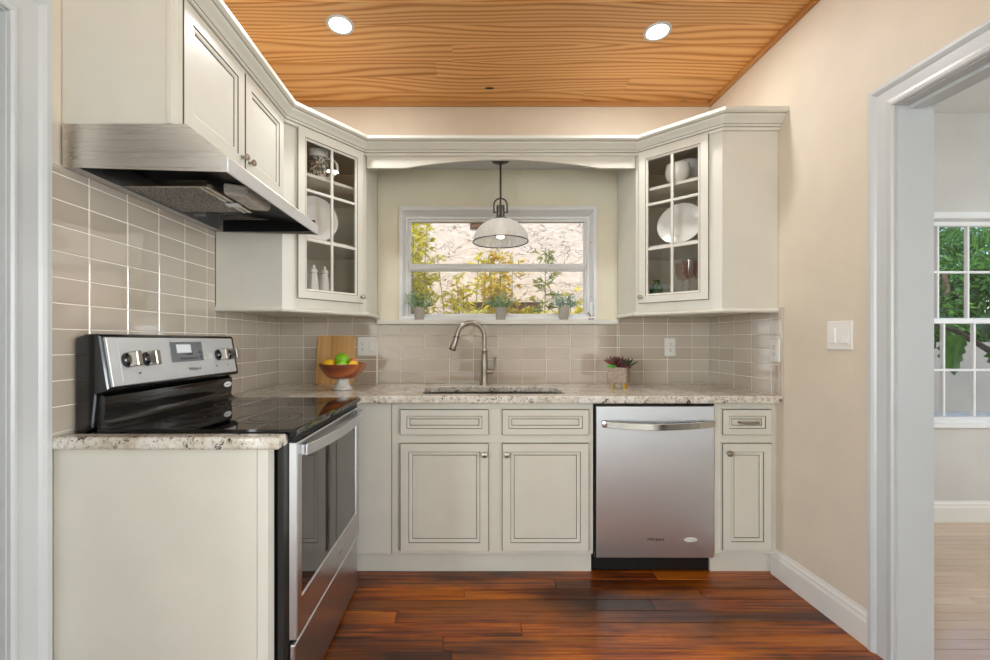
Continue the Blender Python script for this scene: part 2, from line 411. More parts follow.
# ------------------------------------------------------------------ the room shell
def wall_with_hole(name, mat, axis, a0, a1, t0, t1, z0, z1, holes, mats=None):
    # axis 'y': wall runs along X (a), thickness in Y (t); axis 'x': runs along Y, thickness in X
    mb = MB(); As = sorted({a0, a1} | {h[0] for h in holes} | {h[1] for h in holes}); Zs = sorted({z0, z1} | {h[2] for h in holes} | {h[3] for h in holes})
    for i in range(len(As) - 1):
        for j in range(len(Zs) - 1):
            ca = (As[i] + As[i + 1]) / 2; cz = (Zs[j] + Zs[j + 1]) / 2
            if any(h[0] < ca < h[1] and h[2] < cz < h[3] for h in holes): continue
            if axis == 'y': mb.box(As[i], As[i + 1], t0, t1, Zs[j], Zs[j + 1])
            else: mb.box(t0, t1, As[i], As[i + 1], Zs[j], Zs[j + 1])
    return struct(mb.build(name, mat))
WIN = (-.445, .815, 1.345, 2.066)
wall_back = wall_with_hole('wall_back', 'wall_cream', 'y', WLX, XR, WBY, WBY + .17, 0, 2.345, [WIN])
wall_with_hole('wall_back_upper', 'wall_peach', 'y', WLX, XR, WBY, WBY + .17, 2.345, ZC + .1, [])  # peach here paints in the warm bounce off the wood ceiling
LD = (.38, 1.156, 0, 2.10)                # left doorway
RD = (.70, 1.575, 0, 2.075)               # right doorway
wall_left = wall_with_hole('wall_left', 'wall_peach', 'x', .26, WBY + .17, WLX - .14, WLX, 0, ZC + .1, [LD])
wall_right = wall_with_hole('wall_right', 'wall_peach', 'x', .36, WBY + .17, XR, XR + .125, 0, ZC + .1, [RD])
# back wall of the side room with its window
W2 = (2.96, 3.86, .665, 2.03)
wall_side = wall_with_hole('wall_side_room', 'wall_plaster', 'y', XR + .125, 4.9, 2.855, 3.03, 0, ZC + .1, [W2])
wall_with_hole('wall_side_room_right', 'wall_plaster', 'x', .36, 2.855, 5.02, 5.16, 0, ZC + .1, [(.43, .97, .8, 2.2)])
wall_with_hole('wall_side_room_front', 'wall_plaster', 'y', XR + .125, 5.16, .24, .36, 0, ZC + .1, [])
# room on the left of the kitchen
wall_with_hole('wall_hall_left', 'wall_white', 'x', .26, 2.9, -3.46, -3.40, 0, ZC + .1, [(.4, 1.7, .8, 2.2)])
wall_with_hole('wall_hall_back', 'wall_white', 'y', -3.46, WLX - .14, 2.9, 3.0, 0, ZC + .1, [])
wall_with_hole('wall_hall_front', 'wall_white', 'y', -3.46, WLX - .14, .14, .26, 0, ZC + .1, [])
# living room behind the camera
W3 = (-.30, .46, .45, 2.0)
wall_with_hole('wall_rear', 'wall_greige', 'y', -3.46, 4.46, -4.7, -4.56, 0, ZC + .1, [W3])
wall_with_hole('wall_living_left', 'wall_white', 'x', -4.56, .14, -3.46, -3.40, 0, ZC + .1, [(-4.05, -1.95, .5, 2.5)])
wall_with_hole('wall_living_right', 'wall_white', 'x', -4.56, .24, 4.40, 4.46, 0, ZC + .1, [(-4.05, -1.95, .5, 2.5)])

# floors
floor = struct(MB().box(-3.46, XR, 0.0, WBY + .17, -.08, -.012).build('floor', 'floor_stain'))
struct(MB().box(-3.46, 4.46, -4.7, 0.0, -.08, 0.0).build('floor', 'living_floor'))
floor2 = struct(MB().box(XR, 5.16, 0.0, 3.03, -.08, -.012).build('floor', 'floor_glare'))
def planks(parent, mat, x0, x1, y0, y1, pitch, lens, zt, zb, gap=.0016, bev=.0015):
    y = y0; i = 0
    while y < y1 - .01:
        ye = min(y + pitch, y1); x = x0
        first = True
        while x < x1 - 1e-4:
            L = random.uniform(*lens) * (random.uniform(.3, 1) if first else 1); first = False
            xe = x + L
            if x1 - xe < .35: xe = x1
            mb = MB().box(x + gap / 2, xe - gap / 2, y + gap / 2, ye - gap / 2, zb, zt)
            mb.build('plank', mat, parent, bevel=bev)
            x = xe
        y = ye; i += 1
planks(floor, 'floor_stain', WLX, XR, .0, WBY - .55 + .0, .083, (1.1, 2.4), 0.0, -.012, .0026, .0020)
planks(floor2, 'floor_glare', XR, 4.6, .70, 2.855, .057, (1.4, 2.6), 0.0, -.012, .0032, .0004)
# ceilings
ceiling = struct(MB().box(WLX - .14, XR + .125, 0.0, WBY + .17, ZC + .014, ZC + .1).build('ceiling', 'pine_ceiling'))
planks(ceiling, 'pine_ceiling', WLX, XR, 0.0, WBY,   .1405, (3.4, 4.0), ZC + .014, ZC, .001, .0008)
struct(MB().box(XR + .125, 5.16, 0.0, 3.03, 2.73, ZC + .1).build('ceiling', 'wall_white'))
struct(MB().box(-3.46, WLX - .14, 0.0, 3.0, 2.73, ZC + .1).build('ceiling', 'wall_white'))
struct(MB().box(-3.46, 4.46, -4.7, 0.0, ZC, ZC + .1).build('ceiling', 'wall_white'))
# wood cove strip around the ceiling
mb = MB().box(WLX, XR, WBY - .018, WBY, ZC - .026, ZC); struct(mb.build('trim_1', 'pine_trim', bevel=.002))
mb = MB().box(XR - .018, XR, 0.0, WBY - .018, ZC - .030, ZC); struct(mb.build('trim_2', 'pine_trim', bevel=.002))

# baseboards
bp = [(0, 0), (0, .016), (.095, .016), (.108, .012), (.118, .012), (.128, .006), (.138, .004), (.138, 0)]
def baseboard(name, fn, a0, a1):
    struct(MB().prism([(t, z) for z, t in bp], a0, a1, fn).build(name, 'sill_white', smooth=False))
baseboard('baseboard_right', lambda t, z, a: (XR - t, a, z), 1.672, 2.215)
baseboard('baseboard_side_room', lambda t, z, a: (a, 2.855 - t, z), XR + .125, 4.9)

# door casings and jambs
CAS = [(0, 0), (0, .012), (.005, .017), (.012, .017), (.018, .012), (.03, .010), (.068, .010), (.074, .016), (.082, .021), (.095, .021), (.095, 0)]
def casing(name, D, fn, prof=CAS):
    path = [(D[0], 0), (D[0], D[3]), (D[1], D[3]), (D[1], 0)]
    return MB().sweep(path, prof, fn, side=-1)
r1 = struct(casing('trim_3', RD, lambda a, b, t: (XR - t, a, b)).build('trim_3', 'trim_white'))
struct(casing('trim_4', RD, lambda a, b, t: (XR + .125 + t, a, b)).build('trim_4', 'trim_white'))
CASL = [(o * 1.12, t) for o, t in CAS]
struct(casing('trim_5', LD, lambda a, b, t: (WLX + t, a, b), CASL).build('trim_5', 'trim_white'))
def jamb(name, D, x0, x1):
    e = struct(MB().box(x0, x1, D[1], D[1] + .003, 0, D[3]).box(x0, x1, D[0] - .003, D[0], 0, D[3]).box(x0, x1, D[0], D[1], D[3], D[3] + .003)
               .box((x0 + x1) / 2 - .02, (x0 + x1) / 2 + .02, D[0], D[1], D[3] - .012, D[3]).build(name, 'trim_white'))
    return e
jamb('trim_6', (RD[0] + .0, RD[1] - .003, 0, RD[3] - .003), XR - .001, XR + .126)
jamb('trim_7', (LD[0] + .0, LD[1] - .003, 0, LD[3] - .003), WLX - .141, WLX + .001)

# ------------------------------------------------------------------ tiles
TILE = {}
def tile(parent, axis, u0, u1, z0, z1, face):
    g = .0034; w = round(u1 - u0 - g, 4); h = round(z1 - z0 - g, 4)
    if w < .006 or h < .006: return
    key = (axis, w, h); th = .009
    if key not in TILE:
        mb = MB()
        if axis == 'y': mb.box(-w / 2, w / 2, 0, th, -h / 2, h / 2)
        elif axis == 'xl': mb.box(-th, 0, -w / 2, w / 2, -h / 2, h / 2)
        else: mb.box(0, th, -w / 2, w / 2, -h / 2, h / 2)
        TILE[key] = mb.mesh('tile', Vector(), 'tile_taupe', bevel=.0014)
    o = bpy.data.objects.new('tile', TILE[key]); COL.objects.link(o)
    u = (u0 + u1) / 2; z = (z0 + z1) / 2
    j = random.uniform(-.0004, .0004)
    place(o, (u, face + j, z) if axis == 'y' else (face + j, u, z), parent)
    rt = [random.uniform(-.0007, .0007) for _ in range(2)]
    o.rotation_euler = (rt[0], 0, rt[1]) if axis == 'y' else (0, rt[0], rt[1])
def tile_field(parent, axis, ul, zl, clips, face):
    for i in range(len(ul) - 1):
        for j in range(len(zl) - 1):
            for (c0, c1, d0, d1) in clips:
                a0, a1 = max(ul[i], c0), min(ul[i + 1], c1); b0, b1 = max(zl[j], d0), min(zl[j + 1], d1)
                if a1 - a0 > .009 and b1 - b0 > .009: tile(parent, axis, a0, a1, b0, b1, face)
zl = [ZT - .0004 + .0784 * k for k in range(-1, 12)]
ul = [-1.087 + .1586 * k for k in range(-2, 19)]
tile_field(wall_back, 'y', ul, zl, [(XL, -.602, ZT, 1.362), (-.602, .962, ZT, 1.312), (.962, XR - .009, ZT, 1.362)], YB)
yl = [2.652 - .1568 * k for k in range(-2, 11)][::-1]
tile_field(wall_left, 'xl', yl, zl, [(1.264, 2.088, ZT, 1.742), (2.088, YB, ZT, 1.362)], XL)
yr = [2.688 - .1555 * k for k in range(-2, 6)][::-1]
tile_field(wall_right, 'xr', yr, zl, [(2.166, YB, ZT, 1.362)], XR - .009)
gr = MB().box(XL, XR - .009, YB + .0016, WBY, ZT, 1.312).box(XL, -.602, YB + .0016, WBY, 1.312, 1.362).box(.962, XR - .009, YB + .0016, WBY, 1.312, 1.362)
gr.build('grout', 'grout', wall_back)
MB().box(WLX, XL - .0016, 1.264, WBY, ZT, 1.362).box(WLX, XL - .0016, 1.264, 2.088, 1.362, 1.742).build('grout', 'grout', wall_left)
MB().box(XR - .0074, XR, 2.166, YB, ZT, 1.362).build('grout', 'grout', wall_right)
MB().prism([(XR, 2.140), (XR - .005, 2.141), (XR - .009, 2.147), (XR - .009, 2.165), (XR, 2.165)], ZT, 1.374, lambda p, q, a: (p, q, a)).build('edge_tile', 'tile_taupe', wall_right, smooth=False)

# ------------------------------------------------------------------ windows
def pane(parent, x0, x1, y, z0, z1): return MB().box(x0, x1, y - .002, y + .002, z0, z1).build('pane', 'pane_glass', parent)
w1 = sthing('window_1', (.184, WBY, 1.342))
MB().rings((-.464, WBY, 1.342), (1, 0, 0), (0, -1, 0), 1.296, .742,
           [(0, 0, 0), (0, .012, 0), (.016, .014, 0), (.022, .010, 0), ((.036, .036, .012, .05), -.05, 0), ((.050, .050, .030, .064), -.052, 0), ((.052, .052, .032, .066), -.065, 0), ((.062, .062, .046, .078), -.066, 0), ((.064, .064, .048, .080), -.10, 0)], hole=True).build('frame', 'vinyl_white', w1)
MB().box(-.402, .770, 2.858, 2.885, 1.674, 1.722).box(-.402, .770, 2.846, 2.858, 1.684, 1.704).build('meeting_rail', 'vinyl_white', w1, bevel=.003)
pane(w1, -.405, .773, 2.872, 1.388, 1.676); pane(w1, -.405, .773, 2.880, 1.720, 2.008)
MB().box(-.600, .960, 2.752, 2.80, 1.313, 1.342).box(-.444, .814, 2.80, 2.87, 1.322, 1.345).build('sill', 'sill_white', w1, bevel=.003)
for x in (-.447, .814):
    for z in (1.50, 1.86):
        MB().lathe([(0, 0), (.006, 0), (.005, .004), (0, .005)], 10, frame((x * .985 + .001, WBY + .03, z), (1, 0, 0), (0, -1, 0))).build('screw', 'nickel', w1)
cr = thing('window_crank', 'small white window crank handle on the sill beside the blue-green plant', 'crank', (.795, 2.80, 1.343))
MB().box(.772, .812, 2.785, 2.815, 1.343, 1.356).build('base', 'nickel', cr, bevel=.003)
MB().box(.782, .806, 2.788, 2.810, 1.370, 1.462).build('lever', 'vinyl_white', cr, bevel=.008, seg=2)
MB().tube([(.792, 2.80, 1.352), (.788, 2.795, 1.372), (.77, 2.79, 1.39)], .006, 8).tube([(.796, 2.80, 1.352), (.812, 2.80, 1.39), (.810, 2.80, 1.45)], .004, 8).build('arm', 'nickel', cr, smooth=True)

def sash(parent, x0, x1, z0, z1, y, cols, rows, st=.036, mun=.016):
    MB().rings((x0, y + .015, z0), (1, 0, 0), (0, -1, 0), x1 - x0, z1 - z0, [(0, 0, 0), (0, .03, 0), (st, .03, 0), (st + .004, .022, 0), (st + .004, 0, 0)], hole=True).build('sash_frame', 'vinyl_white', parent)
    a0, a1, b0, b1 = x0 + st, x1 - st, z0 + st, z1 - st
    for i in range(1, cols):
        x = a0 + (a1 - a0) * i / cols; MB().box(x - mun / 2, x + mun / 2, y - .012, y + .012, b0, b1).build('muntin', 'vinyl_white', parent, bevel=.003)
    for j in range(1, rows):
        z = b0 + (b1 - b0) * j / rows; MB().box(a0, a1, y - .011, y + .011, z - mun / 2, z + mun / 2).build('muntin', 'vinyl_white', parent, bevel=.003)
    for i in range(cols):
        for j in range(rows):
            pane(parent, a0 + (a1 - a0) * i / cols, a0 + (a1 - a0) * (i + 1) / cols, y, b0 + (b1 - b0) * j / rows, b0 + (b1 - b0) * (j + 1) / rows)
w2 = sthing('window_2', (3.41, 2.855, .62))
MB().rings((W2[0] - .045, 2.857, W2[2] - .01), (1, 0, 0), (0, -1, 0), W2[1] - W2[0] + .09, W2[3] - W2[2] + .045,
           [(0, 0, 0), (0, .014, 0), (.03, .016, 0), (.042, .008, 0), (.047, -.06, 0), (.050, -.14, 0)], hole=True).build('frame', 'vinyl_white', w2)
MB().box(W2[0] - .07, W2[1] + .07, 2.815, 2.90, .630, .662).build('sill', 'vinyl_white', w2, bevel=.004)
sash(w2, W2[0] + .01, W2[1] - .01, .665, 1.352, 2.895, 4, 2, .027)
sash(w2, W2[0] + .01, W2[1] - .01, 1.332, 2.02, 2.932, 4, 2, .027)
w3 = sthing('window_3', (.08, -4.56, .45))
MB().box(W3[0] - .08, W3[0], -4.57, -4.54, W3[2] - .08, W3[3] + .08).box(W3[1], W3[1] + .08, -4.57, -4.54, W3[2] - .08, W3[3] + .08)\
    .box(W3[0], W3[1], -4.57, -4.54, W3[3], W3[3] + .08).box(W3[0], W3[1], -4.57, -4.53, W3[2] - .08, W3[2]).build('frame', 'trim_white', w3)
sash(w3, W3[0] + .005, W3[1] - .005, W3[2], 1.24, -4.62, 2, 3, .04, .03)
sash(w3, W3[0] + .005, W3[1] - .005, 1.22, W3[3], -4.65, 2, 3, .04, .03)

# ------------------------------------------------------------------ cabinet parts
C_, G_ = 0, 1
CM = ['cabinet_cream', 'glaze']
def door_rings(th=.02, a=.043, b=.064):
    return [(0, 0, C_), (0, th - .004, G_), (.0024, th, C_), (a, th, G_), (a + .0026, th - .003, C_), (b - .008, th - .0035, C_), (b - .0028, th - .007, G_), (b, th - .009, C_), (b + .02, th - .0085, C_)]
def panel(name, parent, o, u, n, w, h, a=.043, b=.064, th=.02):
    return MB().rings(o, u, n, w, h, door_rings(th, a, b)).build(name, CM, parent)
def knob(parent, p, n, r=.0155):
    u = Vector(n).orthogonal().normalized()
    return MB().lathe([(0, 0), (.007, 0), (.0055, .006), (.005, .012), (r * .9, .017), (r, .022), (r * .85, .027), (r * .4, .030), (0, .0305)], 18, frame(p, u, n)).build('knob', 'nickel', parent, smooth=True)
FF = 2.200     # face frame front of the base run
FN = (0, -1, 0)
def base_box(name, label, x0, x1, cat='cabinet'):
    c = thing(name, label, cat, ((x0 + x1) / 2, 2.49, 0))
    return c
# sink base
sb = base_box('sink_base_cabinet', 'cream glazed sink base cabinet with two doors under the sink', -.402, .634)
SX = (-.256, .510, 2.245, 2.610)       # sink opening
MB().box(-.402, -.384, FF + .02, YB - .02, .11, .885).box(.616, .634, FF + .02, YB - .02, .11, .885).box(-.384, .616, FF + .02, YB - .02, .11, .128).box(-.384, .616, YB - .03, YB - .02, .128, .885).build('body', 'cabinet_inside', sb)
MB().box(-.402, .634, FF, FF + .02, .855, .888).box(-.402, .634, FF, FF + .02, .682, .725).box(-.402, .634, FF, FF + .02, .108, .135)\
    .box(-.402, -.350, FF, FF + .02, .135, .682).box(-.402, -.350, FF, FF + .02, .725, .855).box(.090, .170, FF, FF + .02, .135, .682).box(.090, .170, FF, FF + .02, .725, .855)\
    .box(.602, .634, FF, FF + .02, .135, .682).box(.602, .634, FF, FF + .02, .725, .855).build('face_frame', 'cabinet_cream', sb, bevel=.001)
MB().box(-.402, .634, 2.236, 2.25, 0, .108).build('toe_kick', 'cabinet_cream', sb)
for (x0, x1, kx) in ((-.357, .095, .072), (.164, .608, .187)):
    d = panel('drawer_front', sb, (x0, FF, .724), (1, 0, 0), FN, x1 - x0, .131, .033, .051)
    d = panel('door', sb, (x0, FF, .130), (1, 0, 0), FN, x1 - x0, .552)
    knob(d, (kx, FF - .02, .628), FN)
# corner filler cabinet
fc = base_box('corner_base_cabinet', 'plain cream corner base cabinet filler between the stove and the sink cabinet', -1.24, -.402)
MB().box(-1.24, -.542, 2.26, YB - .02, 0.0, .885).build('body', 'cabinet_inside', fc)
MB().box(-.64, -.4055, FF - .001, FF + .02, .108, .888).box(-.64, -.402, 2.236, 2.25, 0, .108).build('front_panel', 'cabinet_cream', fc, bevel=.001)
MB().box(-.4050, -.4025, FF + .001, FF + .02, .11, .885).build('seam_line', 'glaze', fc)
# right base cabinet
rb = base_box('narrow_base_cabinet', 'narrow cream base cabinet with one drawer and one door beside the dishwasher', 1.258, 1.575)
MB().box(1.258, 1.574, FF + .02, YB - .02, .11, .885).build('body', 'cabinet_inside', rb)
MB().box(1.258, 1.293, FF, FF + .02, .108, .888).box(1.540, 1.5745, FF, FF + .02, .108, .888).box(1.293, 1.540, FF, FF + .02, .855, .888).box(1.293, 1.540, FF, FF + .02, .682, .725).box(1.293, 1.540, FF, FF + .02, .108, .135).build('face_frame', 'cabinet_cream', rb, bevel=.001)
MB().box(1.258, 1.5745, 2.236, 2.25, 0, .108).build('toe_kick', 'cabinet_cream', rb)
d = panel('drawer_front', rb, (1.290, FF, .724), (1, 0, 0), FN, .254, .131, .033, .051)
MB().tube([(1.372, FF - .019, .790), (1.374, FF - .042, .790), (1.392, FF - .046, .790), (1.442, FF - .046, .790), (1.460, FF - .042, .790), (1.462, FF - .019, .790)], [.006, .0055, .007, .007, .0055, .006], 10).build('handle', 'nickel', d, smooth=True)
d = panel('door', rb, (1.290, FF, .135), (1, 0, 0), FN, .254, .547)
knob(d, (1.316, FF - .02, .634), FN)
# end panel left of the stove
ep = thing('base_end_panel', 'plain cream cabinet end panel under the short granite strip beside the stove', 'panel', (-.92, 1.30, 0))
MB().box(XL - .006, -.640, 1.283, 1.322, 0, .879).build('side_panel', 'cabinet_cream', ep, bevel=.001)
MB().box(-.638, -.606, 1.280, 1.322, 0, .879).build('stile', 'cabinet_cream', ep, bevel=.001)

# ------------------------------------------------------------------ worktops
def slab(cells, z0, z1, name, label, bevel=.008):
    mb = MB()
    xs = sorted({c for r in cells for c in r[:2]}); ys = sorted({c for r in cells for c in r[2:4]})
    ins = lambda x, y: any(r[0] < x < r[1] and r[2] < y < r[3] for r in cells)
    bm = bmesh.new(); vd = {}
    def V(x, y):
        if (x, y) not in vd: vd[(x, y)] = bm.verts.new((x, y, z0))
        return vd[(x, y)]
    for i in range(len(xs) - 1):
        for j in range(len(ys) - 1):
            if ins((xs[i] + xs[i + 1]) / 2, (ys[j] + ys[j + 1]) / 2): bm.faces.new((V(xs[i], ys[j]), V(xs[i + 1], ys[j]), V(xs[i + 1], ys[j + 1]), V(xs[i], ys[j + 1])))
    ex = bmesh.ops.extrude_face_region(bm, geom=bm.faces[:]); bmesh.ops.translate(bm, verts=[v for v in ex['geom'] if isinstance(v, bmesh.types.BMVert)], vec=(0, 0, z1 - z0))
    bmesh.ops.recalc_face_normals(bm, faces=bm.faces)
    ed = [e for e in bm.edges if len(e.link_faces) == 2 and e.calc_face_angle(0) > .5]
    vert = [e for e in ed if abs(e.verts[0].co.z - e.verts[1].co.z) > .01 and SX[0] - .01 < e.verts[0].co.x < SX[1] + .01 and SX[2] - .01 < e.verts[0].co.y < SX[3] + .01]
    if vert: bmesh.ops.bevel(bm, geom=vert, offset=.045, segments=5, profile=.5, affect='EDGES')
    ed = [e for e in bm.edges if len(e.link_faces) == 2 and e.calc_face_angle(0) > .8 and abs(e.verts[0].co.z - e.verts[1].co.z) < .005]
    bmesh.ops.bevel(bm, geom=ed, offset=bevel, segments=3, profile=.5, affect='EDGES', clamp_overlap=True)
    for f in bm.faces: f.smooth = False
    org = Vector(((xs[0] + xs[-1]) / 2, (ys[0] + ys[-1]) / 2, z0)); bmesh.ops.translate(bm, verts=bm.verts, vec=-org)
    me = bpy.data.meshes.new(name); bm.to_mesh(me); bm.free(); me.materials.append(MATS['granite'])
    o = bpy.data.objects.new(name, me); COL.objects.link(o); place(o, org); tag(o, label, 'countertop'); return o
slab([(XL + .001, -.546, 2.096, 2.142), (XL + .001, SX[0], 2.142, YB - .001), (-.546, SX[0], 2.142, YB - .001), (SX[0], SX[1], 2.142, SX[2]), (SX[0], SX[1], SX[3], YB - .001), (SX[1], XR - .002, 2.142, YB - .001)],
     ZT - .038, ZT, 'countertop', 'long speckled granite countertop with the sink cut into it')
slab([(XL + .001, -.566, 1.264, 1.326)], ZT - .047, ZT - .009, 'countertop', 'short speckled granite counter strip beside the stove, on the plain end panel', .010)

# ------------------------------------------------------------------ sink and faucet
sk = thing('kitchen_sink', 'stainless double bowl undermount sink set in the long granite counter', 'sink', ((SX[0] + SX[1]) / 2, 2.43, .70))
def bowl_sink(x0, x1, y0, y1):
    zt, zb = ZT - .041, .70
    MB().rings((x0, y0, zt), (1, 0, 0), (0, 0, 1), x1 - x0, y1 - y0, [(0, 0, 0), (.012, 0, 0), (.018, -.01, 0), (.028, zb - zt + .01, 0), (.045, zb - zt, 0), ((x1 - x0) * .45, zb - zt - .006, 0)], up=(0, 1, 0)).build('bowl', 'steel_sink', sk)
    MB().lathe([(.04, 0), (.036, .004), (.02, .003), (0, .002)], 20, T((x0 + x1) / 2, (y0 + y1) / 2 + .03, zb - .004)).build('drain', 'chrome', sk, smooth=True)
mid = .145
bowl_sink(SX[0] - .012, mid - .002, SX[2] - .012, SX[3] + .012); bowl_sink(mid + .002, SX[1] + .012, SX[2] - .012, SX[3] + .012)
fx, fy = .091, 2.685
fa = thing('faucet', 'brushed nickel gooseneck pull-down faucet behind the sink', 'faucet', (fx, fy, ZT))
MB().lathe([(.030, 0), (.030, .006), (.026, .012), (.0225, .03), (.021, .07), (.023, .10), (.0215, .15), (.018, .19), (.017, .205), (.0205, .210), (.0205, .218), (.016, .222), (.0135, .226)], 24, T(fx, fy, ZT)).build('body', 'nickel', fa, smooth=True)
pts = [(fx, fy, ZT + .22), (fx, fy, ZT + .29)]
R = .088; cz = ZT + .306
d_ = Vector((-.97, -.24, 0)).normalized()
for i in range(17):
    a = PI * i / 16 * .93; q = R * (1 - math.cos(a)); pts.append((fx + d_.x * q, fy + d_.y * q, cz + R * math.sin(a)))
MB().tube(pts, .0130, 14).build('spout', 'nickel', fa, smooth=True)
e = Vector(pts[-1]); dn = (Vector(pts[-1]) - Vector(pts[-2])).normalized()
hd = MB().tube([e - dn * .01, e + dn * .02, e + dn * .07, e + dn * .105, e + dn * .112], [.0135, .0165, .019, .0205, .016], 16).build('spray_head', 'nickel', fa, smooth=True)
for f0, rr in ((.022, .0185), (.104, .0212)): MB().tube([e + dn * f0, e + dn * (f0 + .005)], [rr, rr], 16).build('black_ring', 'black_matte', hd, smooth=True)
MB().tube([(fx + .015, fy, ZT + .085), (fx + .055, fy - .004, ZT + .085)], [.016, .017], 14).build('valve', 'nickel', fa, smooth=True)
MB().tube([(fx + .05, fy - .004, ZT + .083), (fx + .062, fy - .004, ZT + .10), (fx + .066, fy - .006, ZT + .155), (fx + .066, fy - .008, ZT + .175)], [.006, .0055, .007, .009], 10).build('lever', 'nickel', fa, smooth=True)

# ------------------------------------------------------------------ dishwasher
dw = thing('dishwasher', 'stainless steel dishwasher with bar handle under the granite counter', 'dishwasher', (.948, 2.48, 0))
MB().box(.637, 1.255, 2.215, YB - .03, .10, .884).build('tub', 'black_matte', dw)
door = MB().box(.648, 1.251, 2.186, 2.214, .094, .872).build('door', 'steel_h', dw, bevel=.003)
def handle_bar(y0, prof, x0, x1, zc, hh):
    mb = MB(); n = 20; vs = []; fs = []
    for i in range(n + 1):
        x = x0 + (x1 - x0) * i / n; yy = y0 - prof(i / n); z = zc(i / n)
        vs += [(x, yy, z - hh), (x, yy, z + hh), (x, yy + .010, z + hh), (x, yy + .010, z - hh)]
    for i in range(n):
        for k in range(4): k2 = (k + 1) % 4; fs.append([i * 4 + k, i * 4 + k2, i * 4 + 4 + k2, i * 4 + 4 + k])
    fs += [[3, 2, 1, 0], [n * 4, n * 4 + 1, n * 4 + 2, n * 4 + 3]]
    return mb.add(vs, fs)
hb = handle_bar(2.186, lambda t: .018 + .030 * math.sin(PI * t) ** .7, .672, 1.243, lambda t: .782 - .010 * math.sin(PI * t), .0165)
hb.box(.672, .690, 2.172, 2.187, .768, .796).box(1.225, 1.243, 2.172, 2.187, .768, .796)
hb.build('handle', 'chrome', door, bevel=.002, smooth=True)
MB().box(.640, .648, 2.19, 2.214, .094, .884).box(.648, 1.255, 2.20, 2.214, .873, .884).build('door_gasket', 'black_matte', dw)
MB().box(.645, 1.252, 2.245, 2.26, .004, .092).build('toe_panel', 'black_matte', dw)
text('Whirlpool', 'lettering', .021, frame((.948, 2.1853, .190), (1, 0, 0), FN), 'print_dark', door, .25)
bd = MB().lathe([(0, 0), (1, 0), (1, .0015), (0, .002)], 28, frame((1.130, 2.186, .188), (1, 0, 0), FN) @ Matrix.Diagonal((.034, .0115, 1, 1))).build('oval_badge', 'badge_white', door)
text('WHIRLPOOL', 'badge_lettering', .0085, frame((1.130, 2.1838, .188), (1, 0, 0), FN), 'print_dark', bd, 0, .0002)

# ------------------------------------------------------------------ stove
Y0, Y1 = 1.334, 2.086
rg = thing('stove', 'freestanding electric stove with black glass cooktop and stainless oven door', 'stove', (-.88, (Y0 + Y1) / 2, 0))
MB().box(XL + .02, -.5665, Y0, Y1, .03, .905).build('body', 'black_enamel', rg, bevel=.004)
for y in (Y0 + .05, Y1 - .05):
    for x in (XL + .07, -.66): MB().lathe([(.02, 0), (.02, .01), (.012, .012), (.012, .032)], 12, T(x, y, 0)).build('foot', 'black_matte', rg)
ct = MB().prism([(-1.16, .905), (-.552, .905), (-.540, .908), (-.534, .914), (-.534, .922), (-.540, .928), (-.55, .9295), (-1.16, .9295)], Y0 - .004, Y1 + .004, XZ).build('cooktop', 'black_glass', rg, smooth=False)
for (x, y, r) in ((-.72, Y0 + .2, .11), (-.72, Y1 - .19, .08), (-1.0, Y0 + .19, .08), (-1.0, Y1 - .2, .11)):
    mb = MB()
    for rr in (r, r * .62): mb.lathe([(rr - .002, 0), (rr + .001, 0), (rr + .001, .0003), (rr - .002, .0003), (rr - .002, 0)], 40, T(x, y, .9296), cap=False)
    mb.build('burner_ring', 'steel_dark', ct)
MB().box(-.5664, -.552, Y0 + .004, Y1 - .004, .887, .905).build('vent_strip', 'black_matte', rg)
# oven door: plane X=-.542, normal +X
od = MB().rings((-.566, Y0 + .004, .268), (0, 1, 0), (1, 0, 0), Y1 - Y0 - .008, .617, [(0, 0, 0), (0, .022, 0), (.003, .025, 0), ((.036, .05, .115, .05), .025, 0), ((.039, .053, .118, .053), .020, 1)]).build('oven_door', ['steel_y', 'oven_glass'], rg)
MB().box(-.5475, -.5462, Y0 + .05, Y1 - .062, .395, .825).build('window_glass', 'oven_glass', od)
hb = MB(); n = 24; vs = []; fs = []
for i in range(n + 1):
    tt = i / n; y = Y0 + .028 + (Y1 - Y0 - .056) * tt; x = -.520 + .036 * math.sin(PI * tt) ** .8; z = .858
    vs += [(x, y, z - .018), (x, y, z + .018), (x - .010, y, z + .018), (x - .010, y, z - .018)]
for i in range(n):
    for k in range(4): k2 = (k + 1) % 4; fs.append([i * 4 + k, i * 4 + k2, i * 4 + 4 + k2, i * 4 + 4 + k])
fs += [[3, 2, 1, 0], [n * 4, n * 4 + 1, n * 4 + 2, n * 4 + 3]]
hb.add(vs, fs); hb.box(-.542, -.522, Y0 + .028, Y0 + .050, .842, .876).box(-.542, -.522, Y1 - .050, Y1 - .028, .842, .876)
hb.build('handle', 'steel_y', od, bevel=.002)
text('Whirlpool', 'lettering', .020, frame((-.5408, 1.80, .325), (0, 1, 0), (1, 0, 0)), 'print_grey', od, .25)
MB().box(-.566, -.549, Y0 + .004, Y1 - .004, .012, .250).build('storage_drawer', 'steel_y', rg, bevel=.004)
# backguard
bgp = [(XL + .012, .90), (XL + .012, 1.215), (-1.205, 1.226), (-1.168, 1.228), (-1.158, 1.224), (-1.130, 1.052), (-1.134, 1.045), (-1.170, 1.036), (-1.180, .93)]
bk = MB().prism(bgp, Y0, Y1, XZ).build('backguard', 'black_enamel', rg, bevel=.004)
lp = [(-1.182, .9297), (-1.182, 1.034), (-1.160, 1.034), (-1.152, 1.028), (-1.150, 1.016), (-1.152, .972), (-1.156, .955), (-1.150, .942), (-1.135, .934), (-1.12, .9297)]
MB().prism(lp, Y0 + .012, Y1 - .020, XZ).build('lower_panel', 'black_enamel', rg, smooth=True)
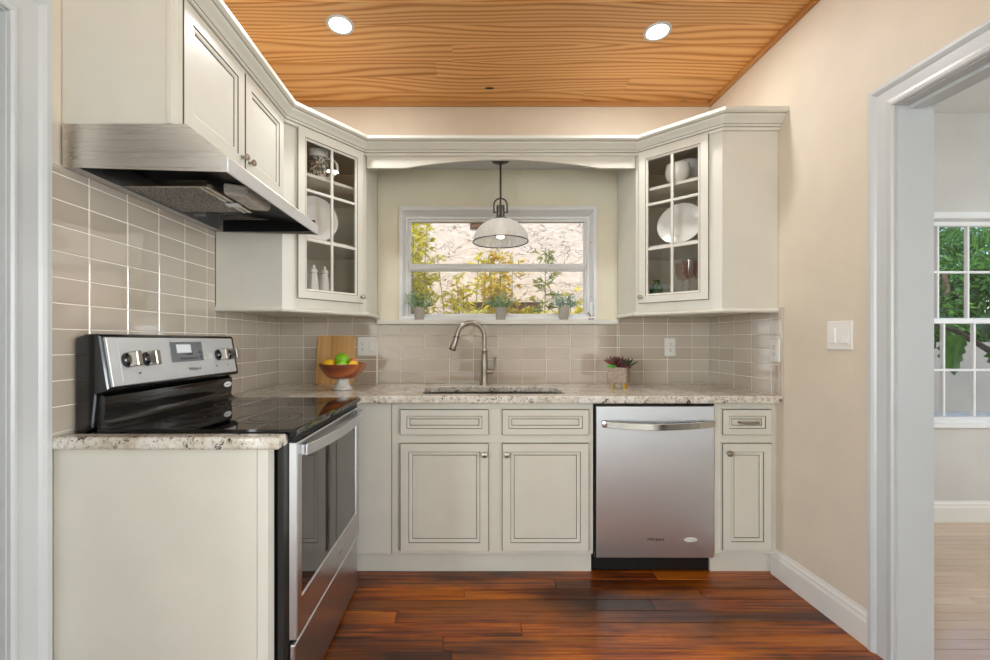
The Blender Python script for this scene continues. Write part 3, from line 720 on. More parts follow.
# control fascia: sloped plane
pt, pb = Vector((-1.1535, 0, 1.216)), Vector((-1.1283, 0, 1.060))
up = (pt - pb).normalized(); nrm = Vector((up.z, 0, -up.x)).normalized(); L = (pt - pb).length
o = Vector((pb.x, Y0 + .012, pb.z)) - nrm * .004
cp = MB().rings(o, (0, 1, 0), nrm, Y1 - Y0 - .042, L, [(0, 0, 0), (0, .0075, 0), (.002, .009, 0)], up=up).build('control_panel', 'panel_steel', bk)
MB().rings(o + Vector((0, .040, 0)) + up * .012 + nrm * .009, (0, 1, 0), nrm, Y1 - Y0 - .098, L - .024, [(0, 0, 0), (0, .0012, 0), (.002, .0014, 0)], up=up).build('fascia', 'panel_steel', cp)
def cpos(y, f): return Vector((pb.x, y, pb.z)) + up * (L * f) + nrm * .0065
for y in (1.415, 1.500, 1.925, 2.010):
    M = frame(cpos(y, .52), (0, 1, 0), nrm)
    kb = MB().lathe([(.0255, 0), (.0245, .012), (.020, .016), (.0185, .020), (0, .020)], 22, M, mat=0).build('control_knob', 'black_enamel', cp, smooth=True)
    MB().box(-.0115, .0115, -.025, .025, .012, .044, 0, M).build('grip', 'nickel', kb, bevel=.003)
ds = MB().rings(cpos(1.625, .40) + nrm * .003, (0, 1, 0), nrm, .185, .078, [(0, 0, 0), (0, .002, 0), (.003, .003, 0)], up=up).build('display', 'display_grey', cp)
MB().rings(cpos(1.65, .62) + nrm * .0062, (0, 1, 0), nrm, .085, .033, [(0, 0, 0), (0, .0006, 0)], up=up).build('clock_screen', 'display_lit', ds)
mb = MB()
for i in range(6): mb.rings(cpos(1.665 + .018 * i, .455) + nrm * .0062, (0, 1, 0), nrm, .012, .006, [(0, 0, 0), (0, .0006, 0)], up=up)
for i in range(2): mb.rings(cpos(1.785, .47 + .12 * i) + nrm * .0062, (0, 1, 0), nrm, .010, .010, [(0, 0, 0), (0, .0006, 0)], up=up)
mb.rings(cpos(1.70, .56) + nrm * .0062, (0, 1, 0), nrm, .045, .006, [(0, 0, 0), (0, .0006, 0)], up=up)
mb.build('button', 'print_dark', ds)
text('Whirlpool', 'lettering', .018, frame(cpos(1.745, .20) + nrm * .004, (0, 1, 0), nrm), 'print_grey', cp, .25)
for y in (1.455, 1.895, 1.985): MB().lathe([(0, 0), (.0035, 0), (.0035, .001), (0, .001)], 10, frame(cpos(y, .22) + nrm * .004, (0, 1, 0), nrm)).build('indicator_light', 'print_dark', cp)
M = frame((-1.1495, Y1 - .060, 1.000), (0, 1, 0), (1, 0, 0))
bd = MB().lathe([(0, -.002), (1, -.002), (1, .0012), (0, .0016)], 28, M @ Matrix.Diagonal((.030, .0125, 1, 1))).build('oval_badge', 'badge_white', rg)
text('WHIRLPOOL', 'badge_lettering', .0075, frame((-1.1475, Y1 - .060, 1.000), (0, 1, 0), (1, 0, 0)), 'print_dark', bd, 0, .0002)

# ------------------------------------------------------------------ range hood
H0, H1 = 1.304, 2.078; HX0, HX1 = XL + .0012, -.741
hd = thing('range_hood', 'brushed stainless under-cabinet range hood above the stove', 'range hood', (-.99, (H0 + H1) / 2, 1.72))
prof = [(HX0, 1.868), (-.868, 1.868), (-.858, 1.862), (HX1 - .004, 1.770), (HX1, 1.764), (HX1, 1.722)]
inn = [(HX1 - .004, 1.722), (HX1 - .004, 1.757), (-.866, 1.850), (HX0, 1.862)]
MB().prism(prof + inn, H0 + .004, H1 - .004, XZ).build('canopy', 'steel_hood', hd, bevel=0)
sp = [(HX0, 1.868), (-.868, 1.868), (-.858, 1.862), (HX1 - .004, 1.770), (HX1, 1.764), (HX1, 1.722), (HX0, 1.737)]
for y in (H0, H1 - .004): MB().prism(sp, y, y + .004, XZ).build('end_panel', 'steel_hood_end', hd, bevel=0)
MB().box(HX1 - .0045, HX1 + .0025, H0 - .001, H1 + .001, 1.720, 1.768).build('front_lip', 'panel_steel', hd, bevel=.002)  # paler steel than the canopy, the lip's white highlight put into its colour
MB().prism([(HX0 + .01, 1.825), (-.80, 1.772), (-.80, 1.777), (HX0 + .01, 1.832)], H0 + .006, H1 - .006, XZ).build('liner', 'black_matte', hd)
MB().box(HX0 + .05, HX1 - .01, H1 - .012, H1 - .006, 1.735, 1.79).build('inner_end', 'steel_dark', hd)
MB().prism([(HX0 + .002, 1.737), (HX0 + .030, 1.742), (HX0 + .032, 1.818), (HX0 + .002, 1.83)], H0 + .006, H1 - .006, XZ).build('rear_flange', 'steel_y', hd)
fl = MB().box(HX0 + .034, -.952, 1.490, 1.790, 1.746, 1.760).build('grease_filter', 'filter_mesh', hd)
for x0 in (-.952, -.930): MB().box(x0, x0 + .016, 1.488, 1.792, 1.741, 1.762).build('filter_rail', 'chrome', fl, bevel=.003)
MB().box(HX0 + .034, -.915, 1.484, 1.491, 1.742, 1.764).build('filter_frame', 'chrome', fl)
MB().box(-.950, -.900, 1.655, 1.685, 1.732, 1.7405).build('filter_latch', 'badge_white', fl, bevel=.002)
MB().prism([(-.895, 1.738), (-.822, 1.730), (-.808, 1.738), (-.808, 1.768), (-.895, 1.780)], 1.545, 1.735, XZ).build('light_cover', 'pedestal_white', hd, bevel=.006)
MB().box(-1.205, -1.15, 1.86, 1.868, 1.75, 1.80).build('rating_plate', 'print_grey', hd)

# ------------------------------------------------------------------ upper cabinets
UB = 1.374; UT = 2.362
# over the hood
hc = thing('hood_cabinet', 'cream glazed wall cabinet with two raised panel doors above the range hood', 'cabinet', (-1.08, 1.69, 1.872))
MB().box(XL - .008, -.931, 1.312, 2.070, 1.872, UT - .01).build('body', 'cabinet_cream', hc, bevel=.001)
MB().box(-.931, -.914, 1.308, 2.074, 1.872, UT - .012).build('face_frame', 'cabinet_cream', hc, bevel=.001)
for (y0, y1, ky) in ((1.334, 1.696, 1.672), (1.702, 2.052, 1.726)):
    d = panel('door', hc, (-.914, y0, 1.882), (0, 1, 0), (1, 0, 0), y1 - y0, .392, .046, .066)
    knob(d, (-.894, ky, 1.925), (1, 0, 0), .013)

def corner_cabinet(name, label, sgn, xw, yn, A, B, t0, t1, knob_side):
    # sgn=-1: left wall; A = near end of the diagonal (x, y), B = far end of the diagonal near the back wall
    c = thing(name, label, 'cabinet', ((A[0] + B[0]) / 2, 2.5, 1.35))
    th = .016
    A = Vector((A[0], A[1], 0)); B = Vector((B[0], B[1], 0)); dg = (B - A); DL = dg.length; u = dg.normalized()
    n = Vector((u.y, -u.x, 0));
    if n.y > 0: n = -n
    xs = sorted((xw, A.x))
    mb = MB()
    mb.box(xs[0], xs[1], A.y, A.y + th, UB, UT - .012)                                     # near side
    xb = B.x - th if sgn < 0 else B.x
    mb.box(xb, xb + th, B.y, YB - .001, UB, UT - .012)                                     # side against the window
    mb.build('side_panel', 'cabinet_cream', c, bevel=.001)
    poly = [(xw + .002 * -sgn, YB - .002), (B.x + .006 * sgn, YB - .002), (B.x + .006 * sgn, B.y + .01), (A.x + .01 * sgn, A.y + .012), (xw + .002 * -sgn, A.y + .012)]
    q = lambda p, qq, a: (p, qq, a)
    MB().prism(poly, 1.452, 1.452 + th, q).build('bottom', 'cabinet_cream', c)
    MB().prism(poly, UT - .075, UT - .06, q).build('top', 'cabinet_cream', c)
    e = .004 * (1 if sgn < 0 else -1)
    MB().box(min(xw, xw + e), max(xw, xw + e), A.y + th, YB - .002, UB + th, UT - .08).box(min(xw + e, B.x), max(xw + e, B.x), YB - .008, YB - .003, UB + th, UT - .08).build('back_panel', 'cabinet_inside', c)
    ins = [(xw + e * 2, YB - .012), (B.x + (-.018 if sgn < 0 else .018), YB - .012), (B.x + (-.018 if sgn < 0 else .018), B.y + .03), (A.x - (.02 if sgn < 0 else -.02), A.y + .04), (xw + e * 2, A.y + .04)]
    for z in (1.735, 2.072): MB().prism(ins, z, z + .016, q).build('shelf', 'cabinet_cream', c)
    # face frame on the diagonal, rails and stiles
    if sgn > 0: O, uu = B, (A - B).normalized()
    else: O, uu = A, u
    P = lambda a, dpt, z: O + uu * a + n * dpt + Vector((0, 0, z))
    M = Matrix((uu, n, Vector((0, 0, 1)))).transposed().to_4x4(); M.translation = O
    a0, a1 = DL * t0, DL * t1
    fm = MB(); g = .012
    fm.box(0, a0 + g, -.018, 0, UB, UT - .012, 0, M).box(a1 - g, DL, -.018, 0, UB, UT - .012, 0, M).box(a0 + g, a1 - g, -.018, 0, UB, 1.432, 0, M).box(a0 + g, a1 - g, -.018, 0, 2.268, UT - .012, 0, M)
    fm.build('face_frame', 'cabinet_cream', c, bevel=.001)
    # glazed door
    z0, z1 = 1.420, 2.281; W = a1 - a0; st = .052
    dr = MB().rings(P(a0, .001, z0), uu, n, W, z1 - z0, [(0, 0, C_), (0, .015, G_), (.0025, .019, C_), (st - .012, .019, G_), (st - .0095, .017, C_), (st - .003, .013, C_), (st, .012, C_), (st, 0, C_)], hole=True).build('door', CM, c)
    gx0, gx1, gz0, gz1 = a0 + st, a1 - st, z0 + st, z1 - st
    mw = .015
    xm = (gx0 + gx1) / 2; MB().box(xm - mw / 2, xm + mw / 2, .002, .016, gz0, gz1, 0, M).build('muntin', 'cabinet_cream', dr, bevel=.003)
    for k in (1, 2):
        z = gz0 + (gz1 - gz0) * k / 3; MB().box(gx0, gx1, .003, .0155, z - mw / 2, z + mw / 2, 0, M).build('muntin', 'cabinet_cream', dr, bevel=.003)
    for i in range(2):
        for k in range(3):
            xa = gx0 if i == 0 else xm; xb_ = xm if i == 0 else gx1
            MB().box(xa, xb_, .004, .007, gz0 + (gz1 - gz0) * k / 3, gz0 + (gz1 - gz0) * (k + 1) / 3, 0, M).build('pane', 'pane_glass', dr)
    ka = (a1 - .016) if knob_side > 0 else (a0 + .016)
    knob(dr, P(ka, .019, z0 + .035), n, .0125)
    # moulding under the bottom edge
    lr = [(0, 1.350), (.010, 1.350), (.016, 1.358), (.012, 1.366), (.004, 1.372), (.004, 1.376), (0, 1.376)]
    path = [(xw, A.y), (A.x, A.y), (B.x, B.y), (B.x, YB - .001)]
    MB().sweep(path, lr, XY, side=1 if sgn < 0 else -1).build('bottom_molding', 'cabinet_cream', c)
    MB().prism([(xw, YB - .002), (B.x, YB - .002), (B.x, B.y), (A.x, A.y), (xw, A.y)], 1.360, UB, q).build('underside', 'cabinet_cream', c)
    return c, P, dr
LA, LB = (-.920, 2.092), (-.605, 2.485)
RA, RB_ = (1.288, 2.180), (.965, 2.485)
lc, LP, _ = corner_cabinet('corner_wall_cabinet', 'diagonal cream corner cabinet with glass door next to the range hood', -1, XL, 2.092, LA, LB, .14, .935, 1)
rc, RP, _ = corner_cabinet('corner_wall_cabinet', 'diagonal cream corner cabinet with glass door against the plain peach wall', 1, XR - .001, 2.18, RA, RB_, .05, .87, -1)

# crown moulding running over all wall cabinets and the window valance
cprof = [(0, 2.276), (.010, 2.276), (.012, 2.290), (.0135, 2.292), (.020, 2.294), (.0225, 2.302), (.024, 2.304), (.034, 2.316), (.050, 2.330), (.055, 2.338), (.0565, 2.340), (.064, 2.342), (.072, 2.348), (.073, 2.364), (0, 2.364)]
cm = [0] * len(cprof); cm[2] = 1; cm[5] = 1; cm[9] = 1
crown = MB().sweep([(XL, 1.306), (-.914, 1.306), (-.914, 2.087), (-.6106, 2.477), (.973, 2.477), (1.289, 2.1785), (XR - .001, 2.1785)], cprof, XY, cm, side=1).build('crown_molding', CM)
tag(crown, 'cream stepped crown molding running along the tops of the wall cabinets and the window valance', 'molding')
# valance with arched lower edge
va = [(-.600, 2.208)]
va += [(-.379 + 1.131 * i / 24, 2.208 + .050 * math.sin(PI * i / 24) ** .9) for i in range(25)]
va += [(.960, 2.208), (.960, 2.345), (-.600, 2.345)]
vl = MB().prism(va, 2.478, 2.496, XZ).build('window_valance', 'cabinet_cream', None, bevel=.0015)
tag(vl, 'cream valance board with shallow arched lower edge bridging the two glass corner cabinets', 'valance')
so = MB().box(-.604, .964, 2.4965, YB + .008, 2.330, 2.345).build('soffit_board', 'trim_white')
tag(so, 'white horizontal soffit board behind the arched valance, the pendant lamp hangs from it', 'board')

# ------------------------------------------------------------------ recessed lights
def downlight(x, y, z, label, watts, group='recessed ceiling lights'):
    d = thing('recessed_light', label, 'ceiling light', (x, y, z - .006), group)
    MB().lathe([(.052, .0), (.056, -.003), (.064, -.003), (.067, .002), (.067, .004), (.050, .004), (.052, 0)], 32, T(x, y, z - .004), cap=False).build('trim_ring', 'trim_white', d, smooth=True)
    MB().lathe([(0, 0), (.0525, 0), (.0525, .002), (0, .002)], 28, T(x, y, z - .004)).build('lens', 'lamp_lens', d)
    area_light('lamp', (x, y, z - .0085), (0, 0, -1), .10, .10, watts, (.95, .985, 1), 'DISK', d)
downlight(-.640, 2.105, ZC, 'lit round recessed light in the pine ceiling, on the stove side', 10)
downlight(.944, 2.150, ZC, 'lit round recessed light in the pine ceiling, on the dishwasher side', 10)
kn = MB().lathe([(0, -.0006), (.85, -.0006), (1, 0), (0, .001)], 20, T(.12, 2.635, ZC - .0002) @ Matrix.Diagonal((.030, .012, 1, 1))).build('knot', 'soil', ceiling)
# ------------------------------------------------------------------ pendant lamp
px_, py_ = .186, 2.60
pl = thing('pendant_lamp', 'bronze pendant lamp with ribbed clear dome shade hanging in front of the window', 'pendant lamp', (px_, py_, 1.80))
MB().lathe([(.058, 2.3298), (.058, 2.312), (.052, 2.298), (.030, 2.290), (.008, 2.288), (0, 2.288)], 28, T(px_, py_, 0)).build('canopy', 'bronze_dark', pl, smooth=True)
MB().tube([(px_, py_, 2.29), (px_, py_, 2.02)], .0062, 12).build('rod', 'bronze_dark', pl, smooth=True)
yk = [(px_ - .040, py_, 1.985), (px_ - .040, py_, 2.03)] + [(px_ + .040 * math.cos(a), py_, 2.035 + .038 * math.sin(a)) for a in [PI * (1 - i / 12) for i in range(1, 12)]] + [(px_ + .040, py_, 2.03), (px_ + .040, py_, 1.985)]
MB().tube(yk, .0048, 8).tube([(px_ - .046, py_, 1.988), (px_ + .046, py_, 1.988)], .004, 8).build('yoke', 'bronze_dark', pl, smooth=True)
MB().lathe([(0, 2.034), (.012, 2.034), (.024, 2.028), (.025, 2.022), (.025, 1.962), (.028, 1.956), (.044, 1.950), (.046, 1.944), (.040, 1.940), (0, 1.940)], 24, T(px_, py_, 0)).build('socket', 'bronze_dark', pl, smooth=True)
seg = 64; RR = .166; prof = [(.040, 1.943)] + [(RR * math.sin(a), 1.808 + .140 * math.cos(a)) for a in [math.radians(18 + 72 * i / 12) for i in range(13)]]
vs = []; fs = []
for (r, z) in prof:
    for k in range(seg): a = 2 * PI * k / seg; rr = r * (1 + (.012 if k % 2 else -.010)); vs.append((px_ + rr * math.cos(a), py_ + rr * math.sin(a), z))
for i in range(len(prof) - 1):
    for k in range(seg): k2 = (k + 1) % seg; fs.append([i * seg + k, i * seg + k2, (i + 1) * seg + k2, (i + 1) * seg + k])
MB().add(vs, fs).build('shade', 'shade_glass', pl)
MB().tube([(px_ + (RR + .001) * math.cos(2 * PI * k / 48), py_ + (RR + .001) * math.sin(2 * PI * k / 48), 1.808) for k in range(48)], .0032, 6, closed=True).build('rim', 'bronze_dark', pl, smooth=True)
MB().lathe([(0, 1.825), (.020, 1.832), (.030, 1.852), (.030, 1.872), (.018, 1.905), (.014, 1.94), (0, 1.941)], 20, T(px_, py_, 0)).build('bulb', 'bulb_glow', pl, smooth=True)

# ------------------------------------------------------------------ outlets and switches
def outlet(label, o, u, n, w, h, kinds):
    t = thing('wall_outlet' if 'outlet' in label else 'light_switch', label, 'outlet' if 'outlet' in label else 'switch', Vector(o) + Vector(u) * w / 2)
    pl_ = MB().rings(o, u, n, w, h, [(0, 0, 0), (0, .003, 0), (.003, .0055, 0)]).build('cover_plate', 'plate_white', t)
    k = len(kinds); o = Vector(o); u = Vector(u); n = Vector(n); z = Vector((0, 0, 1))
    for i, kd in enumerate(kinds):
        cx = w * (i + .5) / k; cz = h / 2; c = o + u * cx + z * cz + n * .0055
        if kd == 'o':
            MB().rings(c - u * .0165 - z * .033, u, n, .033, .066, [(0, 0, 0), (0, .001, 0), (.001, .0016, 0)]).build('receptacle', 'plate_white', t)
            for s in (-1, 1):
                mb = MB()
                for dx in (-.0065, .0065): mb.rings(c + u * (dx - .0012) + z * (s * .019 - .001) + n * .0012, u, n, .0024, .008, [(0, 0, 0), (0, .0007, 0)])
                mb.rings(c - u * .0025 + z * (s * .019 - .010) + n * .0012, u, n, .005, .005, [(0, 0, 0), (0, .0007, 0)])
                mb.build('slots', 'slot_dark', t)
        elif kd == 'r':
            MB().rings(c - u * .0165 - z * .033, u, n, .033, .066, [(0, 0, 0), (0, .001, 0), (.002, .003, 0)]).build('rocker', 'plate_white', t)
        else:
            rk = MB()
            a = [(-.0165, -.033), (.0165, -.033), (.0165, .033), (-.0165, .033)]
            M = Matrix((u, z, n)).transposed().to_4x4(); M.translation = c
            rk.add([(-.0165, -.033, 0), (.0165, -.033, 0), (.0165, .033, 0), (-.0165, .033, 0), (-.0165, -.033, .008), (.0165, -.033, .008), (.0165, .033, .001), (-.0165, .033, .001), (.0165, 0, .002), (-.0165, 0, .002)],
                   [(0, 3, 2, 1), (4, 5, 8, 9), (9, 8, 6, 7), (0, 1, 5, 4), (2, 3, 7, 6), (1, 2, 6, 8, 5), (3, 0, 4, 9, 7)], 0, M)
            rk.build('rocker', 'plate_white', t)
    return t
outlet('white double wall outlet with switch on the tile behind the fruit bowl', (-.733, YB - .001, 1.108), (1, 0, 0), FN, .126, .122, 'or')
outlet('white wall outlet on the tile above the succulent planter side', (1.270, YB - .001, 1.106), (1, 0, 0), FN, .072, .118, 'o')
outlet('white wall outlet at the tile edge on the right wall', (XR - .010, 2.228, 1.098), (0, -1, 0), (-1, 0, 0), .074, .118, 'o')
outlet('white double rocker light switch on the peach wall beside the doorway', (XR - .0005, 1.880, 1.168), (0, -1, 0), (-1, 0, 0), .126, .122, 'rs')

# ------------------------------------------------------------------ cutting board, fruit bowl
tilt = math.atan2(.045, .31)
M = T(-.872, 2.742, ZT + .0005) @ Matrix.Rotation(-tilt, 4, 'X')
poly = []
for (cx, cz, a) in ((.122 - .02, .02, -PI / 2), (.122 - .02, .315 - .02, 0), (-.122 + .02, .315 - .02, PI / 2), (-.122 + .02, .02, PI)):
    poly += arc(cx, cz, .02, a, a + PI / 2, 5)
cb = MB().prism(poly, 0, .018, lambda p, q, a: tuple(M @ Vector((p, a, q)))).build('cutting_board', 'board_maple', None, bevel=.002)
tag(cb, 'plain rectangular wooden cutting board leaning on the tile behind the fruit bowl', 'cutting board')
bx, by = -.725, 2.435
fb = thing('footed_bowl', 'brown wooden fruit bowl on a white pedestal foot', 'bowl', (bx, by, ZT))
MB().lathe([(.050, 0), (.054, .002), (.054, .008), (.046, .016), (.036, .035), (.033, .058), (.036, .064), (0, .064)], 32, T(bx, by, ZT)).build('pedestal', 'pedestal_white', fb, smooth=True)
MB().lathe([(0, .0645), (.06, .0645), (.082, .072), (.105, .098), (.122, .125), (.132, .146), (.129, .149), (.124, .146), (.112, .122), (.095, .098), (.07, .080), (0, .076)], 40, T(bx, by, ZT)).build('bowl_body', 'bowl_wood', fb, smooth=True)
def fruit(name, label, cat, mat, p, r, el=1.0, rot=0.0, tip=0.0, group='fruit in the footed bowl'):
    M = T(*p) @ Matrix.Rotation(rot, 4, 'Z') @ Matrix.Rotation(PI / 2 if el > 1.05 else .2, 4, 'Y')
    prof = [(0, -r * el - tip)]
    for i in range(1, 14):
        a = -PI / 2 + PI * i / 14; prof.append((r * math.cos(a), r * el * math.sin(a)))
    prof.append((0, r * el + tip))
    o = MB().lathe(prof, 20, M).build(name, mat, None, smooth=True); tag(o, label, cat, group); return o
zb = ZT + .076
fruit('lemon', 'yellow lemon by the rim of the bowl, next to the wooden board', 'lemon', 'lemon', (bx - .072, by - .018, zb + .066), .033, 1.22, .3, .006)
fruit('lemon', 'yellow lemon half hidden behind the limes in the bowl', 'lemon', 'lemon', (bx + .066, by - .028, zb + .060), .029, 1.2, 1.1, .006)
fruit('lime', 'large green apple-like fruit on top of the bowl', 'fruit', 'lime', (bx - .006, by + .004, zb + .094), .041, .94)
fruit('lime', 'smaller green fruit at the front of the bowl', 'fruit', 'lime', (bx + .014, by - .064, zb + .057), .034, .95)
fruit('peach', 'reddish fruit at the back of the bowl', 'fruit', 'peach', (bx + .050, by + .028, zb + .075), .030, .95)
fruit('lime', 'green fruit low in the bowl under the others', 'fruit', 'lime', (bx - .030, by + .066, zb + .052), .028, .95)

# ------------------------------------------------------------------ foliage helpers
def leaf(mb, p, d, L, w, mat=0, up=None, droop=.15, lob=False):
    p = Vector(p); d = Vector(d).normalized(); up = up or Vector((random.uniform(-1, 1), random.uniform(-1, 1), random.uniform(-.2, 1)))
    s = d.cross(up)
    if s.length < 1e-3: s = d.orthogonal()
    s.normalize(); nn = s.cross(d)
    a = p + d * L * .35 + nn * L * .05; b = p + d * L * .7 - Vector((0, 0, L * droop * .4)); e = p + d * L - Vector((0, 0, L * droop))
    vs = [p, a + s * w * .5, a - s * w * .5, b + s * w * .38, b - s * w * .38, e]
    mb.add(vs, [(0, 1, 2), (1, 3, 4, 2), (3, 5, 4)], mat)
# sill plants
def sill_plant(x, label, mat, seed):
    random.seed(seed); y = 2.788
    t = thing('potted_plant', label, 'potted plant', (x, y, 1.3425))
    MB().lathe([(.026, 0), (.028, .004), (.036, .068), (.038, .072), (.038, .080), (.034, .080), (.032, .070), (0, .070)], 24, T(x, y, 1.3425)).build('pot', 'pot_grey', t, smooth=True)
    MB().lathe([(0, .069), (.0325, .0705), (.0325, .072), (0, .073)], 16, T(x, y, 1.3425)).build('soil', 'soil', t)
    mb = MB(); st = MB()
    for i in range(46):
        a = random.uniform(0, 2 * PI); el = random.uniform(.35, 1.45); L = random.uniform(.07, .125)
        d = Vector((math.cos(a) * math.cos(el) * 1.0, math.sin(a) * math.cos(el) * .6, math.sin(el))); base = Vector((x + .02 * math.cos(a), y + .02 * math.sin(a), 1.3425 + .070))
        tip = base + d * L
        st.tube([base, base + d * L * .5, tip], [.0016, .0013, .0006], 4)
        for k in range(9):
            f = .3 + .7 * k / 8; q = base + d * L * f
            dd = (d + Vector((random.uniform(-1, 1), random.uniform(-1, 1), random.uniform(-.5, .9)))).normalized()
            leaf(mb, q, dd, random.uniform(.012, .022), random.uniform(.005, .008), droop=.1)
    st.build('stems', mat, t); o = mb.build('foliage', mat, t); o['kind'] = 'stuff'
sill_plant(-.330, 'small sage green plant in a grey pot at the bamboo end of the window sill', 'leaf_sage', 11)
sill_plant(.200, 'small sage green plant in a grey pot on the sill under the pendant lamp', 'leaf_sage', 12)
sill_plant(.612, 'small blue-green plant in a grey pot on the sill beside the window crank', 'leaf_blue', 13)
random.seed(21)
# succulent planter
sx_, sy_, ang = .872, 2.50, math.radians(34)
sp_ = thing('succulent_planter', 'textured clay planter on brass legs with burgundy succulents on the counter', 'planter', (sx_, sy_, ZT))
M = T(sx_, sy_, ZT) @ Matrix.Rotation(-ang, 4, 'Z')
MB().box(-.054, .054, -.044, .044, .034, .124, 0, M).build('pot', 'basket_clay', sp_, bevel=.004)
for (a, b) in ((-.036, -.028), (.036, -.028), (-.036, .028), (.036, .028)):
    MB().lathe([(.0045, 0), (.0055, .034)], 10, M @ T(a, b, 0)).build('leg', 'gold', sp_, smooth=True)
def rosette(cx, cy, z, n, L, w, mat, name, elo=.15, ehi=1.4):
    mb = MB()
    for i in range(n):
        a = i * 2.4; el = elo + (ehi - elo) * i / n; d = Vector((math.cos(a) * math.cos(el), math.sin(a) * math.cos(el), math.sin(el)))
        p = M @ Vector((cx, cy, z)); s = d.orthogonal().normalized(); s2 = d.cross(s)
        ll = L * (1 - .3 * i / n)
        mb.tube([p, p + d * ll * .35, p + d * ll * .7, p + d * ll], [w * .35, w * .6, w * .5, w * .06], 6)
    return mb.build(name, mat, sp_, smooth=True)
rosette(-.018, -.005, .120, 26, .095, .011, 'leaf_burgundy', 'spiky_succulent', .5, 1.5)
rosette(.026, -.012, .120, 26, .052, .013, 'leaf_burgundy', 'rosette_succulent', .1, 1.4)
rosette(.034, .018, .118, 10, .085, .012, 'leaf_dark', 'green_succulent', .5, 1.4)
rosette(-.034, -.026, .122, 10, .034, .014, 'leaf_lime', 'lime_leaf', -.1, 1.0)

# ------------------------------------------------------------------ crockery in the glass cabinets
SH1, SH2, SH0 = 1.735 + .0165, 2.072 + .0165, 1.452 + .0165
def lat(name, label, cat, mat, prof, p, M=None, seg=28, group=None):
    o = MB().lathe(prof, seg, (T(*p) if M is None else M)).build(name, mat, None, smooth=True); tag(o, label, cat, group); return o
def inside(P, a, dpt): q = P(a, -dpt, 0); return q.x, q.y
x, y = inside(LP, .265, .11)
mg = thing('mug', 'large white mug printed with a dark green and brown pattern on the top cabinet shelf', 'mug', (x, y, SH2))
MB().lathe([(.048, 0), (.052, .004), (.053, .15), (.056, .165), (.052, .165), (.049, .150), (.047, .010), (0, .008)], 28, T(x, y, SH2)).build('cup', 'ceramic_white', mg, smooth=True)
MB().lathe([(.0526, .014), (.0538, .125)], 28, T(x, y, SH2), cap=False).build('printed_band', 'mug_print', mg, smooth=True)
MB().tube([(x + .048 + .060 * math.sin(a), y - .01 * math.sin(a), SH2 + .072 - .052 * math.cos(a)) for a in [PI * i / 14 for i in range(15)]], .0065, 10).build('handle', 'ceramic_white', mg, smooth=True)
def upright_plate(label, P, a, dpt, z, r, el, n_xy):
    x, y = inside(P, a, dpt); n = Vector((n_xy[0], n_xy[1], .22)).normalized(); u = Vector((n.y, -n.x, 0)).normalized()
    M = frame((x, y, z + r * el * math.cos(.21) + .004), u, n) @ Matrix.Diagonal((1, el, 1, 1))
    return lat('plate', label, 'plate', 'ceramic_white', [(0, -.004), (r * .6, -.004), (r * .72, 0), (r, .014), (r, .017), (r * .7, .005), (r * .6, .001), (0, .001)], None, M, 44)
upright_plate('large white oval platter standing on the middle shelf, cabinet next to the hood', LP, .270, .15, SH1, .122, 1.10, (.55, -.83))
for i, (a, dp) in enumerate(((.235, .11), (.302, .11))):
    x, y = inside(LP, a, dp)
    lat('shaker', 'tall white faceted shaker, one of a pair in the glass cabinet next to the hood', 'shaker', 'ceramic_white', [(.028, 0), (.030, .006), (.024, .075), (.018, .110), (.023, .115), (.022, .124), (.016, .134), (.009, .140), (.010, .150), (0, .156)], (x, y, SH0), None, 8, 'white shakers')
x, y = inside(RP, .20, .235)
lat('serving_bowl', 'large white bowl at the back of the top shelf behind the smaller bowl', 'bowl', 'ceramic_white', [(.04, 0), (.045, .006), (.075, .05), (.085, .11), (.08, .16), (.076, .16), (.08, .11), (.07, .055), (0, .02)], (x, y, SH2))
x, y = inside(RP, .205, .08)
lat('small_bowl', 'small white rounded bowl at the front of the top shelf', 'bowl', 'ceramic_white', [(.03, 0), (.034, .006), (.058, .03), (.066, .065), (.060, .105), (.056, .105), (.060, .065), (.05, .03), (0, .012)], (x, y, SH2))
upright_plate('round white plate standing on the middle shelf, cabinet against the plain wall', RP, .20, .14, SH1, .122, 1.0, (-.62, -.78))
gp = [(.034, 0), (.034, .003), (.006, .008), (.005, .07), (.008, .082), (.030, .10), (.040, .13), (.040, .19), (.0385, .19), (.038, .13), (.028, .102), (0, .088)]
for (a, dp, lb) in ((.26, .10, 'pinkish stemmed glass goblet in front of the others in the glass cabinet'), (.20, .19, 'pinkish goblet behind the front one, nearer the window'), (.29, .20, 'pinkish goblet behind the front one, in the cabinet corner')):
    x, y = inside(RP, a, dp)
    lat('goblet', lb, 'goblet', 'goblet_glass', gp, (x, y, SH0), None, 24, 'glass goblets')
x, y = inside(RP, .085, .09)
lat('green_bottle', 'small dark green jug at the bottom corner of the glass cabinet beside the goblets', 'jug', 'leaf_dark', [(.025, 0), (.034, .01), (.036, .04), (.022, .07), (.016, .085), (.019, .09), (0, .09)], (x, y, SH0))

